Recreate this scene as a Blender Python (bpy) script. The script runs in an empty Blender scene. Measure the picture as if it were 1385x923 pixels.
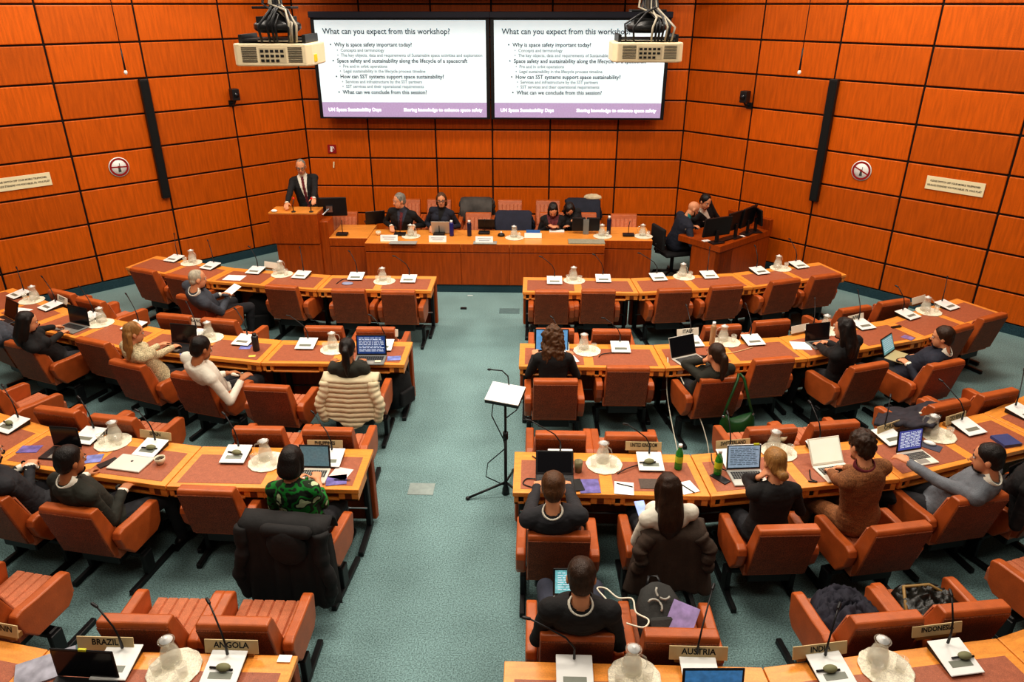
import bpy, math, random
import numpy as np
from mathutils import Vector, Matrix, Euler, noise
random.seed(7)
SC = bpy.context.scene
COL = SC.collection
R = math.radians
V = Vector

# ------------------------------------------------------------------ camera
F_PX, CX, CY, CAM_H = 989.0, 692.5, 461.5, 4.15
PITCH, YAW = R(24.8), R(1.75)
cam_d = bpy.data.cameras.new('camera')
cam = bpy.data.objects.new('camera', cam_d)
COL.objects.link(cam)
cam.location = (0, 0, CAM_H)
cam.rotation_euler = (R(90) - PITCH, 0, YAW)
cam_d.sensor_width = 36.0
cam_d.lens = F_PX / 1385.0 * 36.0
cam_d.clip_start = .05
SC.camera = cam
CAM_R = Euler((R(90) - PITCH, 0, YAW)).to_matrix()

def ray(px, py):
    return CAM_R @ V(((px - CX) / F_PX, -(py - CY) / F_PX, -1.0))
def at(px, py, z):
    "world point seen at a photo pixel, standing at height z"
    d = ray(px, py)
    t = (z - CAM_H) / d.z
    return V((d.x * t, d.y * t, z))
def atY(px, py, y):
    d = ray(px, py)
    t = y / d.y
    return V((d.x * t, y, CAM_H + d.z * t))
def at_line(px, py, a, b, c):
    "hit the vertical plane a*x + b*y = c"
    d = ray(px, py)
    t = c / (a * d.x + b * d.y)
    return V((d.x * t, d.y * t, CAM_H + d.z * t))

# ------------------------------------------------------------------ materials
def lin(c):
    return tuple(((v / 255) / 12.92 if v / 255 <= .04045 else (((v / 255) + .055) / 1.055) ** 2.4) for v in c)
MATS = {}
def M(name, rgb, rough=.5, var=.12, scale=8, stretch=(1, 1, 1), bump=0, bscale=60, metal=0, spec=.5,
      emit=0, alpha=1, rnd=0, island=0, speck=0, speckscale=300, trans=0, coat=0, sheen=0, coord='Object'):
    if name in MATS: return MATS[name]
    m = bpy.data.materials.new(name); MATS[name] = m
    m.use_nodes = True
    nt = m.node_tree; N = nt.nodes; L = nt.links
    b = N['Principled BSDF']
    c = lin(rgb)
    tc = N.new('ShaderNodeTexCoord'); mp = N.new('ShaderNodeMapping')
    mp.inputs['Scale'].default_value = stretch
    L.new(tc.outputs[coord], mp.inputs['Vector'])
    n = N.new('ShaderNodeTexNoise'); n.inputs['Scale'].default_value = scale
    n.inputs['Detail'].default_value = 4
    L.new(mp.outputs[0], n.inputs['Vector'])
    ramp = N.new('ShaderNodeMapRange')
    ramp.inputs['From Min'].default_value = .3; ramp.inputs['From Max'].default_value = .7
    ramp.inputs['To Min'].default_value = 1 - var; ramp.inputs['To Max'].default_value = 1 + var
    L.new(n.outputs['Fac'], ramp.inputs['Value'])
    val = ramp.outputs[0]
    def mul(a, bb):
        x = N.new('ShaderNodeMath'); x.operation = 'MULTIPLY'
        L.new(a, x.inputs[0]); L.new(bb, x.inputs[1]); return x.outputs[0]
    def rng(sock, lo, hi):
        x = N.new('ShaderNodeMapRange'); x.inputs['To Min'].default_value = lo; x.inputs['To Max'].default_value = hi
        L.new(sock, x.inputs['Value']); return x.outputs[0]
    if rnd:
        oi = N.new('ShaderNodeObjectInfo'); val = mul(val, rng(oi.outputs['Random'], 1 - rnd, 1 + rnd))
    if island:
        g = N.new('ShaderNodeNewGeometry'); val = mul(val, rng(g.outputs['Random Per Island'], 1 - island, 1 + island))
    if speck:
        n2 = N.new('ShaderNodeTexNoise'); n2.inputs['Scale'].default_value = speckscale; n2.inputs['Detail'].default_value = 1
        L.new(tc.outputs[coord], n2.inputs['Vector'])
        r2 = N.new('ShaderNodeMapRange'); r2.inputs['From Min'].default_value = .3; r2.inputs['From Max'].default_value = .7
        r2.inputs['To Min'].default_value = 1 - speck; r2.inputs['To Max'].default_value = 1 + speck
        L.new(n2.outputs['Fac'], r2.inputs['Value']); val = mul(val, r2.outputs[0])
    vm = N.new('ShaderNodeVectorMath'); vm.operation = 'SCALE'
    vm.inputs[0].default_value = c
    L.new(val, vm.inputs['Scale'])
    L.new(vm.outputs[0], b.inputs['Base Color'])
    b.inputs['Roughness'].default_value = rough
    b.inputs['Metallic'].default_value = metal
    b.inputs['Specular IOR Level'].default_value = spec
    if alpha < 1: b.inputs['Alpha'].default_value = alpha
    if trans: b.inputs['Transmission Weight'].default_value = trans
    if coat: b.inputs['Coat Weight'].default_value = coat
    if sheen: b.inputs['Sheen Weight'].default_value = sheen
    if emit:
        b.inputs['Emission Strength'].default_value = emit
        L.new(vm.outputs[0], b.inputs['Emission Color'])
    if bump:
        n3 = N.new('ShaderNodeTexNoise'); n3.inputs['Scale'].default_value = bscale; n3.inputs['Detail'].default_value = 3
        L.new(mp.outputs[0], n3.inputs['Vector'])
        bp = N.new('ShaderNodeBump'); bp.inputs['Strength'].default_value = bump; bp.inputs['Distance'].default_value = .01
        L.new(n3.outputs['Fac'], bp.inputs['Height']); L.new(bp.outputs[0], b.inputs['Normal'])
    return m

WALLW = M('wall_veneer', (196, 92, 10), .42, .16, 5, (6, 6, .6), island=.13, speck=.22, speckscale=130, spec=.3)
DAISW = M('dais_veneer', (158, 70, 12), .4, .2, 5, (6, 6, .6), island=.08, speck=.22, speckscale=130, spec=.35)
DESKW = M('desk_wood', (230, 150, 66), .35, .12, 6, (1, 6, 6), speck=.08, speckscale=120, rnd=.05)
INLAY = M('desk_leather', (160, 92, 64), .5, .12, 30, speck=.25, speckscale=260, rnd=.08)
LEATH = M('tan_leather', (175, 90, 42), .38, .14, 9, bump=.12, bscale=120, rnd=.07, speck=.08, speckscale=200)
BACKF = M('brown_back_fabric', (128, 66, 34), .6, .12, 14, speck=.6, speckscale=170, rnd=.06)
SEATF = M('ribbed_seat_fabric', (188, 112, 76), .7, .12, 30, speck=.25, speckscale=240)
BLACK = M('black_metal', (22, 22, 24), .45, .15, 20)
GAP = M('groove_black', (26, 10, 5), .8, .1)
CARPET = M('teal_carpet', (122, 150, 150), .95, .10, 1.6, speck=.42, speckscale=95, bump=.25, bscale=250, spec=.1)
CARPD = M('dark_teal_carpet', (50, 74, 82), .95, .1, 2, speck=.4, speckscale=95, spec=.1)
STEEL = M('brushed_steel', (175, 178, 182), .3, .05, metal=1)
PLAST = M('black_plastic', (20, 20, 22), .4, .1)
WHITEP = M('white_plastic', (236, 236, 232), .45, .03)
GREYP = M('grey_plastic', (120, 122, 118), .5, .08)
PAPER = M('white_paper', (246, 246, 242), .7, .03)
BEIGE = M('beige_card', (206, 184, 140), .7, .06)
INK = M('ink_black', (18, 17, 16), .7, .05)
RED = M('sign_red', (150, 14, 20), .5, .05)
GLASS = M('clear_glass', (240, 236, 220), .06, .04, alpha=.2, spec=.9)
DOILY = M('lace_doily', (232, 224, 202), .7, .16, 60, speck=.2, speckscale=150)

# ------------------------------------------------------------------ mesh builder
class MB:
    def __init__(s): s.v = []; s.f = []; s.mi = []; s.sm = []; s.X = None
    def add(s, vs, fs, mi=0, sm=False):
        o = len(s.v)
        if s.X is not None: vs = [s.X @ V(v) for v in vs]
        s.v += [tuple(v) for v in vs]
        for f in fs:
            s.f.append(tuple(i + o for i in f)); s.mi.append(mi); s.sm.append(sm)
        return s
    def box(s, c, d, rot=None, mi=0):
        x, y, z = d[0] / 2, d[1] / 2, d[2] / 2
        vs = [V(p) for p in ((-x, -y, -z), (x, -y, -z), (x, y, -z), (-x, y, -z), (-x, -y, z), (x, -y, z), (x, y, z), (-x, y, z))]
        if rot is not None:
            m = rot if isinstance(rot, Matrix) else Euler(rot).to_matrix()
            vs = [m @ v for v in vs]
        c = V(c)
        return s.add([v + c for v in vs], [(0, 3, 2, 1), (4, 5, 6, 7), (0, 1, 5, 4), (1, 2, 6, 5), (2, 3, 7, 6), (3, 0, 4, 7)], mi)
    def bb(s, x0, x1, y0, y1, z0, z1, mi=0):
        return s.box(((x0 + x1) / 2, (y0 + y1) / 2, (z0 + z1) / 2), (x1 - x0, y1 - y0, z1 - z0), None, mi)
    def prism(s, poly, lo, hi, axis='z', mi=0):
        "poly CCW; axis z: (x,y), axis x: (y,z), axis y: (x,z)"
        def P(p, t): return (p[0], p[1], t) if axis == 'z' else ((t, p[0], p[1]) if axis == 'x' else (p[0], t, p[1]))
        n = len(poly)
        vs = [P(p, lo) for p in poly] + [P(p, hi) for p in poly]
        fs = [tuple(range(n - 1, -1, -1)), tuple(range(n, 2 * n))] + [(i, (i + 1) % n, n + (i + 1) % n, n + i) for i in range(n)]
        if axis == 'y': fs = [tuple(reversed(f)) for f in fs]
        return s.add(vs, fs, mi)
    def loft(s, rings, mi=0, sm=True, caps=True, closed=True):
        n = len(rings[0]); vs = [p for r in rings for p in r]; fs = []
        m = n if closed else n - 1
        for k in range(len(rings) - 1):
            for i in range(m):
                j = (i + 1) % n
                fs.append((k * n + i, k * n + j, (k + 1) * n + j, (k + 1) * n + i))
        if caps and closed:
            fs.append(tuple(range(n - 1, -1, -1))); fs.append(tuple(range((len(rings) - 1) * n, len(rings) * n)))
        return s.add(vs, fs, mi, sm)
    def tube(s, path, r, n=8, mi=0):
        P = [V(p) for p in path]; rings = []
        rs = r if isinstance(r, (list, tuple)) else [r] * len(P)
        ref = None
        for i, p in enumerate(P):
            t = (P[min(i + 1, len(P) - 1)] - P[max(i - 1, 0)])
            t = t.normalized() if t.length > 1e-9 else V((0, 0, 1))
            if ref is None: ref = V((0, 0, 1)) if abs(t.z) < .9 else V((1, 0, 0))
            a = t.cross(ref)
            if a.length < 1e-6: a = t.orthogonal()
            a.normalize(); b = t.cross(a).normalized(); ref = -b if False else ref
            rings.append([p + (a * math.cos(2 * math.pi * k / n) + b * math.sin(2 * math.pi * k / n)) * rs[i] for k in range(n)])
        return s.loft(rings, mi)
    def lathe(s, prof, c=(0, 0, 0), n=20, mi=0, caps=True):
        c = V(c)
        rings = [[c + V((r * math.cos(2 * math.pi * k / n), r * math.sin(2 * math.pi * k / n), z)) for k in range(n)] for r, z in prof]
        return s.loft(rings, mi, True, caps)
    def ell(s, c, r, rot=None, nu=14, nv=8, mi=0):
        c = V(c); m = None
        if rot is not None: m = rot if isinstance(rot, Matrix) else Euler(rot).to_matrix()
        rings = []
        for j in range(nv + 1):
            th = math.pi * (j / nv) * .985 + .0075 * math.pi
            ring = []
            for k in range(nu):
                ph = 2 * math.pi * k / nu
                p = V((r[0] * math.sin(th) * math.cos(ph), r[1] * math.sin(th) * math.sin(ph), -r[2] * math.cos(th)))
                if m is not None: p = m @ p
                ring.append(p + c)
            rings.append(ring)
        return s.loft(rings, mi)
    def cap(s, a, b, ra, rb=None, n=10, mi=0):
        a = V(a); b = V(b); rb = ra if rb is None else rb
        t = (b - a); L = t.length
        t = t / L if L > 1e-9 else V((0, 0, 1))
        u = t.orthogonal().normalized(); w = t.cross(u)
        rings = []
        for th in (-86, -60, -30, 0):
            rings.append((a + t * ra * math.sin(R(th)), ra * math.cos(R(th))))
        for th in (0, 30, 60, 86):
            rings.append((b + t * rb * math.sin(R(th)), rb * math.cos(R(th))))
        return s.loft([[c + (u * math.cos(2 * math.pi * k / n) + w * math.sin(2 * math.pi * k / n)) * r for k in range(n)] for c, r in rings], mi)
    def mesh(s, name, mats):
        me = bpy.data.meshes.new(name)
        me.from_pydata(s.v, [], s.f)
        for m in (mats if isinstance(mats, (list, tuple)) else [mats]): me.materials.append(m)
        me.polygons.foreach_set('material_index', s.mi)
        me.polygons.foreach_set('use_smooth', s.sm)
        me.update()
        return me
    def build(s, name, mats, parent=None, bevel=0, seg=2, loc=None, rotz=0):
        return link(name, s.mesh(name, mats), parent, bevel, seg, loc, rotz)

def link(name, me, parent=None, bevel=0, seg=2, loc=None, rotz=0):
    o = bpy.data.objects.new(name, me)
    COL.objects.link(o)
    if parent is not None: o.parent = parent
    if loc is not None: o.location = loc
    if rotz: o.rotation_euler = (0, 0, rotz)
    if bevel:
        b = o.modifiers.new('bevel', 'BEVEL'); b.width = bevel; b.segments = seg; b.limit_method = 'ANGLE'; b.angle_limit = R(35)
    return o
def tag(o, label=None, cat=None, group=None, kind=None):
    if label: o['label'] = label
    if cat: o['category'] = cat
    if group: o['group'] = group
    if kind: o['kind'] = kind
    return o
def thing(name, label, cat, loc=(0, 0, 0), rotz=0, group=None):
    o = bpy.data.objects.new(name, None)
    COL.objects.link(o)
    o.location = loc; o.rotation_euler = (0, 0, rotz)
    o.empty_display_size = .1
    return tag(o, label, cat, group)
def kids(o):
    return [c for c in ALLKIDS.get(o.name, [])] if False else list(o.children)
def dup(root, loc, rotz, label=None, group=None):
    r = root.copy(); COL.objects.link(r)
    r.location = loc; r.rotation_euler = (0, 0, rotz)
    if label: r['label'] = label
    if group: r['group'] = group
    for ch in root.children:
        c = ch.copy(); COL.objects.link(c); c.parent = r
        for g in ch.children:
            d = g.copy(); COL.objects.link(d); d.parent = c
    return r
def struct(o): o['kind'] = 'structure'; return o

def text_mb(txt, size, X, mb=None, align='CENTER', mi=0, sx=1.0, bold=0):
    "flat lettering laid in the XY plane of matrix X, added to mb"
    cu = bpy.data.curves.new('t', 'FONT'); cu.body = txt; cu.size = size
    cu.align_x = align; cu.align_y = 'CENTER'; cu.resolution_u = 2; cu.offset = bold
    ob = bpy.data.objects.new('t', cu)
    me = bpy.data.meshes.new_from_object(ob)
    mb = mb or MB()
    vs = [X @ V((v.co.x * sx, v.co.y, v.co.z)) for v in me.vertices]
    keep = mb.X; mb.X = None
    mb.add(vs, [tuple(p.vertices) for p in me.polygons], mi)
    mb.X = keep
    bpy.data.objects.remove(ob); bpy.data.curves.remove(cu); bpy.data.meshes.remove(me)
    return mb
def TR(loc, rotz=0, rotx=0):
    return Matrix.Translation(loc) @ Matrix.Rotation(rotz, 4, 'Z') @ Matrix.Rotation(rotx, 4, 'X')

# ------------------------------------------------------------------ room shell
def wall(name, p0, ang, joints, z0=.14, ztop=5.69):
    "panelled wall: local x along the wall, local -y into the room"
    w = MB(); zs = [z0] + [.57 + .51 * k for k in range(1, 11)]
    zs = [z0, .57] + [.57 + .51 * k for k in range(1, 11)]
    g = .012
    for i in range(len(joints) - 1):
        for k in range(len(zs) - 1):
            w.bb(joints[i] + g, joints[i + 1] - g, 0, .025, zs[k] + g, zs[k + 1] - g)
    o = w.build(name, WALLW, bevel=.011, seg=2, loc=p0, rotz=ang)
    struct(o)
    b = MB(); b.bb(joints[0], joints[-1], .03, .12, 0, zs[-1])
    struct(b.build('trim_groove_' + name[5:], GAP, o))
    b = MB(); b.bb(joints[0], joints[-1], -.012, .03, .0, z0 - .004)
    bb_ = b.build('baseboard_' + name[5:], CARPD, loc=p0, rotz=ang); struct(bb_)
    return o
YB = 13.4
wall('wall_back', (0, YB, 0), 0, [-4.12, -2.99, -1.78, -.76, .27, 1.47, 2.63])
s2 = math.sqrt(.5)
LJ = [-1.27 * k for k in range(0, 8)][::-1]
wall('wall_left', (-4.11, 13.39, 0), R(45), LJ)
wall('wall_right', (2.62, 13.39, 0), R(-45), [1.27 * k for k in range(0, 8)])
fl = MB(); fl.add([(-16, -3, 0), (15, -3, 0), (15, 14, 0), (-16, 14, 0)], [(0, 1, 2, 3)])
struct(fl.build('floor', CARPET))

# ------------------------------------------------------------------ lights
def area(loc, size, power, col=(1, .9, .78), rot=(0, 0, 0), spread=180):
    d = bpy.data.lights.new('ceiling_lamp', 'AREA'); d.shape = 'RECTANGLE'; d.size = size[0]; d.size_y = size[1]
    d.energy = power; d.color = col; d.spread = R(spread)
    o = bpy.data.objects.new('ceiling_lamp', d); COL.objects.link(o); o.location = loc; o.rotation_euler = rot
    return o
for y, pw in ((1.2, 48), (4.5, 118), (7.5, 132), (10.3, 108)):
    for x in (-5.2, -.7, 3.8):
        area((x, y, 6.3), (2.2, .8), pw * (.62 if (y > 9 and x == -.7) else (1.25 if x == -.7 else (.72 if y < 5 else 1))))
bk = MB(); bk.bb(-4.0, 2.5, 12.36, 12.42, 4.42, 6.8)  # panel added above the view to keep lamp light off the upper back wall
struct(bk.build('unseen_light_blocker', GAP))
for cx in (-4.13, 2.64):
    ck = MB(); ck.bb(cx - .05, cx + .05, 13.42, 13.56, 0, 5.67); struct(ck.build('trim_corner', GAP))

W = bpy.data.worlds.new('world'); SC.world = W; W.use_nodes = True
W.node_tree.nodes['Background'].inputs[0].default_value = (1, .86, .72, 1)
W.node_tree.nodes['Background'].inputs[1].default_value = .06
SC.view_settings.view_transform = 'Standard'
SC.view_settings.look = 'Medium High Contrast'
SC.view_settings.exposure = 0
SC.cycles.max_bounces = 5
SC.cycles.diffuse_bounces = 3
SC.cycles.transparent_max_bounces = 12
# ------------------------------------------------------------------ desks
DW, DD, TOPZ = 1.47, .57, .73
ANG = [0, 10, 20.5, 31]
ORD = ['nearest the aisle', 'second from the aisle', 'third from the aisle', 'fourth from the aisle', 'fifth from the aisle', 'sixth from the aisle', 'seventh from the aisle', 'eighth from the aisle']
ROWN = ['front', 'second', 'third', 'nearest']
ROWY = [9.50, 7.345, 5.185, 3.03]
XR, XL = -.14, -1.325
DESKS = {}     # (row, side, i) -> (origin, angle)
def make_desk(name, label, loc, rz, skl, skr, end):
    t = thing(name, label, 'desk', loc, rz, 'two-seat delegate desks')
    h = DW / 2 - .004
    def edge(y):  # half widths at depth y (0 back, -DD near)
        k = -y / DD
        return -h - skl * k, h + skr * k
    L0, R0 = edge(0); L1, R1 = edge(-DD)
    m = MB(); m.prism([(L1, -DD), (R1, -DD), (R0, 0), (L0, 0)], .69, TOPZ)
    m.build('tabletop', DESKW, t, bevel=.005)
    yb, yn = -.125, -DD + .05
    for sgn in (-1, 1):
        def lim(y):
            a, b = edge(y)
            return (a + .06, -.05) if sgn < 0 else (.05, b - .06)
        a0, b0 = lim(yb); a1, b1 = lim(yn)
        m = MB(); m.prism([(a1, yn), (b1, yn), (b0, yb), (a0, yb)], TOPZ, TOPZ + .002)
        m.build('inlay', INLAY, t)
    # apron with open cubbies along the near edge
    ap = MB(); zt, zb = .69, .615
    yf = -DD + .012
    ap.prism([(L1 + .01, yf), (R1 - .01, yf), (R1 - .03, yf + .34), (L1 + .03, yf + .34)], zb, zb + .018)
    w = R1 - L1 - .02
    dk = MB(); gr = []
    for k in (0, 1):
        x0 = L1 + .01 + k * w / 2; x1 = x0 + w / 2
        ap.bb(x0, x0 + .035, yf, yf + .3, zb, zt)
        dk.bb(x0 + .035, x0 + .075, yf + .012, yf + .3, zb + .018, zt)
        ap.bb(x0 + .075, x0 + .11, yf, yf + .3, zb, zt)
        ap.bb(x1 - .155, x1, yf, yf + .3, zb, zt)
        dk.bb(x0 + .11, x1 - .155, yf + .27, yf + .3, zb + .018, zt)
        gr.append(((x1 - .078), yf))
    ap.build('apron', DESKW, t, bevel=.003, seg=1)
    dk.build('cubby_lining', GAP, t)
    for gx, gy in gr:
        g = MB(); g.bb(gx - .026, gx + .026, gy - .004, gy, .632, .682)
        for i in range(5):
            g.bb(gx - .022, gx + .022, gy - .007, gy - .004, .638 + i * .009, .642 + i * .009)
        g.build('speaker_grille', M('grille_brown', (120, 62, 22), .6), t)
    mp = MB(); mp.prism([(L0 + .01, -.07), (R0 - .01, -.07), (R0, -.012), (L0, -.012)], .05, .685)
    mp.build('modesty_panel', DAISW, t, bevel=.008)
    for sgn in (-1, 1):
        x = (L0 + .06) if sgn < 0 else (R0 - .06)
        l = MB(); l.bb(x - .022, x + .022, -.50, -.08, 0, .05); l.bb(x - .022, x + .022, -.16, -.08, .05, .61)
        l.build('leg', BLACK, t, bevel=.006, seg=1)
    m = MB(); m.tube([(L0 + .05, -.2, .27), (R0 - .05, -.2, .27)], .009)
    m.build('foot_rail', STEEL, t)
    return t
for r in range(4):
    n = {0: (3, 3), 1: (4, 4), 2: (3, 4), 3: (2, 3)}[r]
    for side in (0, 1):
        p = V((XL if side == 0 else XR, ROWY[r], 0)); cnt = n[side]
        for i in range(cnt):
            a = R(ANG[i]); sg = 1 if side else -1
            d = V((sg * math.cos(a), math.sin(a), 0))
            c = p + d * DW / 2; p = p + d * DW
            rz = a * sg
            inner = math.tan((R(ANG[i]) - R(ANG[i - 1])) / 2) * DD if i else .0
            outer = math.tan((R(ANG[i + 1]) - R(ANG[i])) / 2) * DD if i + 1 < max(cnt, 3) and i < 3 else 0
            skl, skr = (inner, outer) if side else (outer, inner)
            lab = 'orange wood desk, %s, %s row, %s block' % (ORD[i], ROWN[r], 'right' if side else 'left')
            make_desk('delegate_desk', lab, c, rz, skl, skr, i == 0)
            DESKS[(r, side, i)] = (c, rz)
def on_desk(r, side, i, x, y, z=TOPZ + .002):
    c, rz = DESKS[(r, side, i)]
    return c + V((x * math.cos(rz) - y * math.sin(rz), x * math.sin(rz) + y * math.cos(rz), z))

# ------------------------------------------------------------------ chairs
def make_chair(name, label, loc, rz, group):
    t = thing(name, label, 'chair', loc, rz, group)
    m = MB(); m.prism([(-.025, .835), (.08, .39), (.13, .365), (.22, .39), (.215, .47), (.075, .835), (.065, .862), (-.012, .866)], -.215, .215, 'x')
    m.build('backrest', LEATH, t, bevel=.013, seg=3)
    m = MB()
    n = V((-.445, -.105)).normalized()
    def q(s): return (-.025 + .105 * s, .835 - .445 * s)
    a, b = q(.015), q(.985); e = (-.006, -.0015)
    m.prism([(a[0] + e[0], a[1] + e[1]), (b[0] + e[0], b[1] + e[1]), (b[0] + .02, b[1]), (a[0] + .02, a[1])], -.212, .212, 'x')
    m.build('back_panel', BACKF, t, bevel=.004, seg=1)
    # ribbed seat: profile across x with grooves
    prof = []; ribs = 6; w0 = .222
    for k in range(ribs):
        x0 = -w0 + 2 * w0 * k / ribs; x1 = -w0 + 2 * w0 * (k + 1) / ribs
        prof += [(x0, .446), (x0 + .008, .458), (x1 - .008, .458)]
    prof += [(w0, .446), (w0, .35), (-w0, .35)]
    s = MB(); s.prism(prof[::-1], .12, .60, 'y')
    s.build('seat', SEATF, t)
    s = MB(); pr2 = []
    for k in range(ribs):
        x0 = -.2 + .4 * k / ribs; x1 = -.2 + .4 * (k + 1) / ribs
        pr2 += [(x0, .002), (x0 + .008, .012), (x1 - .008, .012)]
    pr2 += [(.2, .002), (.2, -.004), (-.2, -.004)]
    th = math.atan2(.13, -.35)
    rings = []
    for (yy, zz) in ((.102, .80), (.212, .485)):
        rings.append([V((x, yy + h * .93, zz + h * .36)) for x, h in pr2])
    s.loft(rings, sm=False)
    s.build('back_cushion', SEATF, t)
    for sg in (-1, 1):
        m = MB(); m.prism([(.20, .345), (.115, .45), (.085, .56), (.10, .605), (.15, .62), (.28, .608), (.50, .604), (.54, .594), (.555, .57), (.53, .40), (.47, .345)][::-1], *(sorted((sg * .226, sg * .298))), 'x')
        m.build('armrest', LEATH, t, bevel=.014, seg=3)
    m = MB(); m.bb(-.16, .16, .16, .52, .24, .352); m.bb(-.25, .25, .30, .38, .20, .25)
    m.build('base', BLACK, t, bevel=.01, seg=1)
    for sg in (-1, 1):
        m = MB(); m.bb(sg * .25 - .02, sg * .25 + .02, .10, .66, 0, .045); m.bb(sg * .25 - .02, sg * .25 + .02, .29, .39, .045, .23)
        m.build('leg', BLACK, t, bevel=.005, seg=1)
    return t
CH0 = None
CHAIRS = {}
def chair(key, x, y, ang, label, group):
    global CH0
    if CH0 is None:
        o = CH0 = make_chair('leather_chair', label, (x, y, 0), R(ang), group)
    else:
        o = dup(CH0, (x, y, 0), R(ang), label, group)
    CHAIRS[key] = (V((x, y, 0)), R(ang))
    return o
def cpt(key, x, y, z):
    c, a = CHAIRS[key]
    return c + V((x * math.cos(a) - y * math.sin(a), x * math.sin(a) + y * math.cos(a), z))
def clab(row, side, i, extra=''):
    return ('leather chair%s, %s, %s row, %s block' % (extra, ORD[i], ROWN[row], 'right' if side else 'left'))
G1, G2 = 'delegate chairs behind the desks', 'adviser chairs in front of the desks'
main = {
 (0, 0): [('c1', -1.70, 8.56, 0, ''), ('c2', -2.34, 8.59, -1, ''), ('c3', -3.23, 8.69, -9, ''), ('c4', -4.23, 8.28, -22, ' under the grey-haired man'), ('c5', -4.72, 9.03, -20, ''), ('c6', -5.32, 9.27, -22, '')],
 (0, 1): [('d1', .24, 8.63, 0, ''), ('d2', .83, 8.67, 0, ''), ('d3', 1.80, 8.73, 7, ''), ('d4', 2.49, 8.87, 12, ''), ('d5', 3.31, 9.11, 20, ''), ('d6', 3.92, 9.33, 19, '')],
 (1, 0): [('a1', -1.76, 6.20, 0, ' under a white puffer jacket'), ('a2', -2.51, 6.01, -4, ', empty'), ('a3', -3.33, 6.21, -16, ' of the man in white'), ('a4', -4.09, 6.46, -20, ' of the blonde woman'), ('a5', -4.74, 6.98, -20, ''), ('a6', -5.45, 6.87, -20, ' of the black-haired woman'), ('a7', -6.05, 7.25, -30, '')],
 (1, 1): [('b1', .23, 6.22, 1, ' of the curly-haired woman'), ('b2', .96, 6.52, 1, ', empty'), ('b3', 1.84, 6.32, 10, ' with a green bag'), ('b4', 2.47, 6.75, 11, ', empty'), ('b5', 3.39, 6.64, 20, ' of the woman in black'), ('b6', 4.19, 6.72, 21, ' of laptop-lap man'), ('b7', 4.78, 7.62, 28, ''), ('b8', 5.35, 7.97, 27, ', empty')],
 (2, 0): [('g1', -1.72, 4.02, -6, ' under a big black coat'), ('g2', -2.42, 4.40, -2, ', empty'), ('g3', -3.32, 4.14, -9, ' of the dark-suited man'), ('g4', -4.05, 4.28, -13, ' at the left picture edge')],
 (2, 1): [('h1', .20, 3.97, 0, ' of the short-haired man'), ('h2', .99, 4.03, 2, ' under a brown coat'), ('h3', 1.79, 4.08, 4, ' of the blond-bun woman'), ('h4', 2.58, 4.12, 11, ' of the tweed-jacket woman'), ('h5', 3.32, 4.49, 13, ' of the man in grey'), ('h6', 3.98, 4.62, 24, ' at the right picture edge')],
}
for (r, sd), lst in main.items():
    for i, (k, x, y, a, ex) in enumerate(lst): chair(k, x, y, a, clab(r, sd, i, ex), G1)
adv = {
 (1, 0): [('f1', -1.75, 7.40, 0), ('f2', -2.34, 7.41, 0), ('f3', -3.60, 7.58, -10), ('f4', -4.17, 7.70, -10), ('f5', -5.42, 8.15, -22), ('f6', -5.93, 8.40, -24)],
 (1, 1): [('e1', .25, 7.42, 0), ('e2', .88, 7.42, 0), ('e3', 2.14, 7.58, 9), ('e4', 2.74, 7.74, 12), ('e5', 3.85, 8.17, 20), ('e6', 4.41, 8.41, 20)],
 (2, 0): [('j1', -1.73, 5.26, 0), ('j2', -2.33, 5.26, 0), ('j3', -3.67, 5.40, -9), ('j4', -4.24, 5.52, -11), ('j5', -5.20, 5.92, -24)],
 (2, 1): [('i1', .25, 5.26, 0), ('i2', .84, 5.26, 0), ('i3', 2.06, 5.40, 8), ('i4', 2.63, 5.50, 10), ('i5', 3.80, 5.88, 20), ('i6', 4.36, 6.10, 20)],
 (3, 0): [('l1', -1.73, 3.13, 0), ('l2', -2.32, 3.13, 0), ('l3', -3.56, 3.33, -10)],
 (3, 1): [('k1', .28, 3.11, 0), ('k2', .88, 3.12, 0), ('k3', 2.12, 3.28, 8), ('k4', 2.68, 3.38, 8), ('k5', 3.72, 3.72, 20)],
}
for (r, sd), lst in adv.items():
    for i, (k, x, y, a) in enumerate(lst):
        chair(k, x, y, a, 'adviser chair before %s row desks, %s, %s block' % (ROWN[r], ORD[i], 'right' if sd else 'left'), G2)

# ------------------------------------------------------------------ podium platform and dais
PZ = .12
pl = MB(); pl.prism([(-4.30, 11.06), (-2.62, 11.06), (-2.62, 10.80), (1.08, 10.80), (1.08, 11.05), (1.84, 11.05), (1.84, 13.36), (-4.09, 13.36)], 0, PZ)
struct(pl.build('floor_platform', CARPD))
def dais_unit(label, x0, x1, yf, seams):
    t = thing('dais_desk', label, 'desk', ((x0 + x1) / 2, yf, PZ))
    h = (x1 - x0) / 2
    m = MB(); m.bb(-h, h, 0, .75, .62, .68)
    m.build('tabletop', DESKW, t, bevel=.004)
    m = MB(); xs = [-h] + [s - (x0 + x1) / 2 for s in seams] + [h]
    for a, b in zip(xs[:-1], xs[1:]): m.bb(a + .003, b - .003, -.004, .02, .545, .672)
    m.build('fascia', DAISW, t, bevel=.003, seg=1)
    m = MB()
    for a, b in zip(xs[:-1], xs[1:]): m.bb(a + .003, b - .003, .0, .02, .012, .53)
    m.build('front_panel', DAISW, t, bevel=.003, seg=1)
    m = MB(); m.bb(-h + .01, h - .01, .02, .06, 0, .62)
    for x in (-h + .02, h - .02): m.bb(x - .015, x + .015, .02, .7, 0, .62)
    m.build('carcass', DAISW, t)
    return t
dais_unit('long front dais desk of dark veneered panels with name cards on top', -2.60, 1.09, 10.78, [-1.12, -.37])
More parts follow.
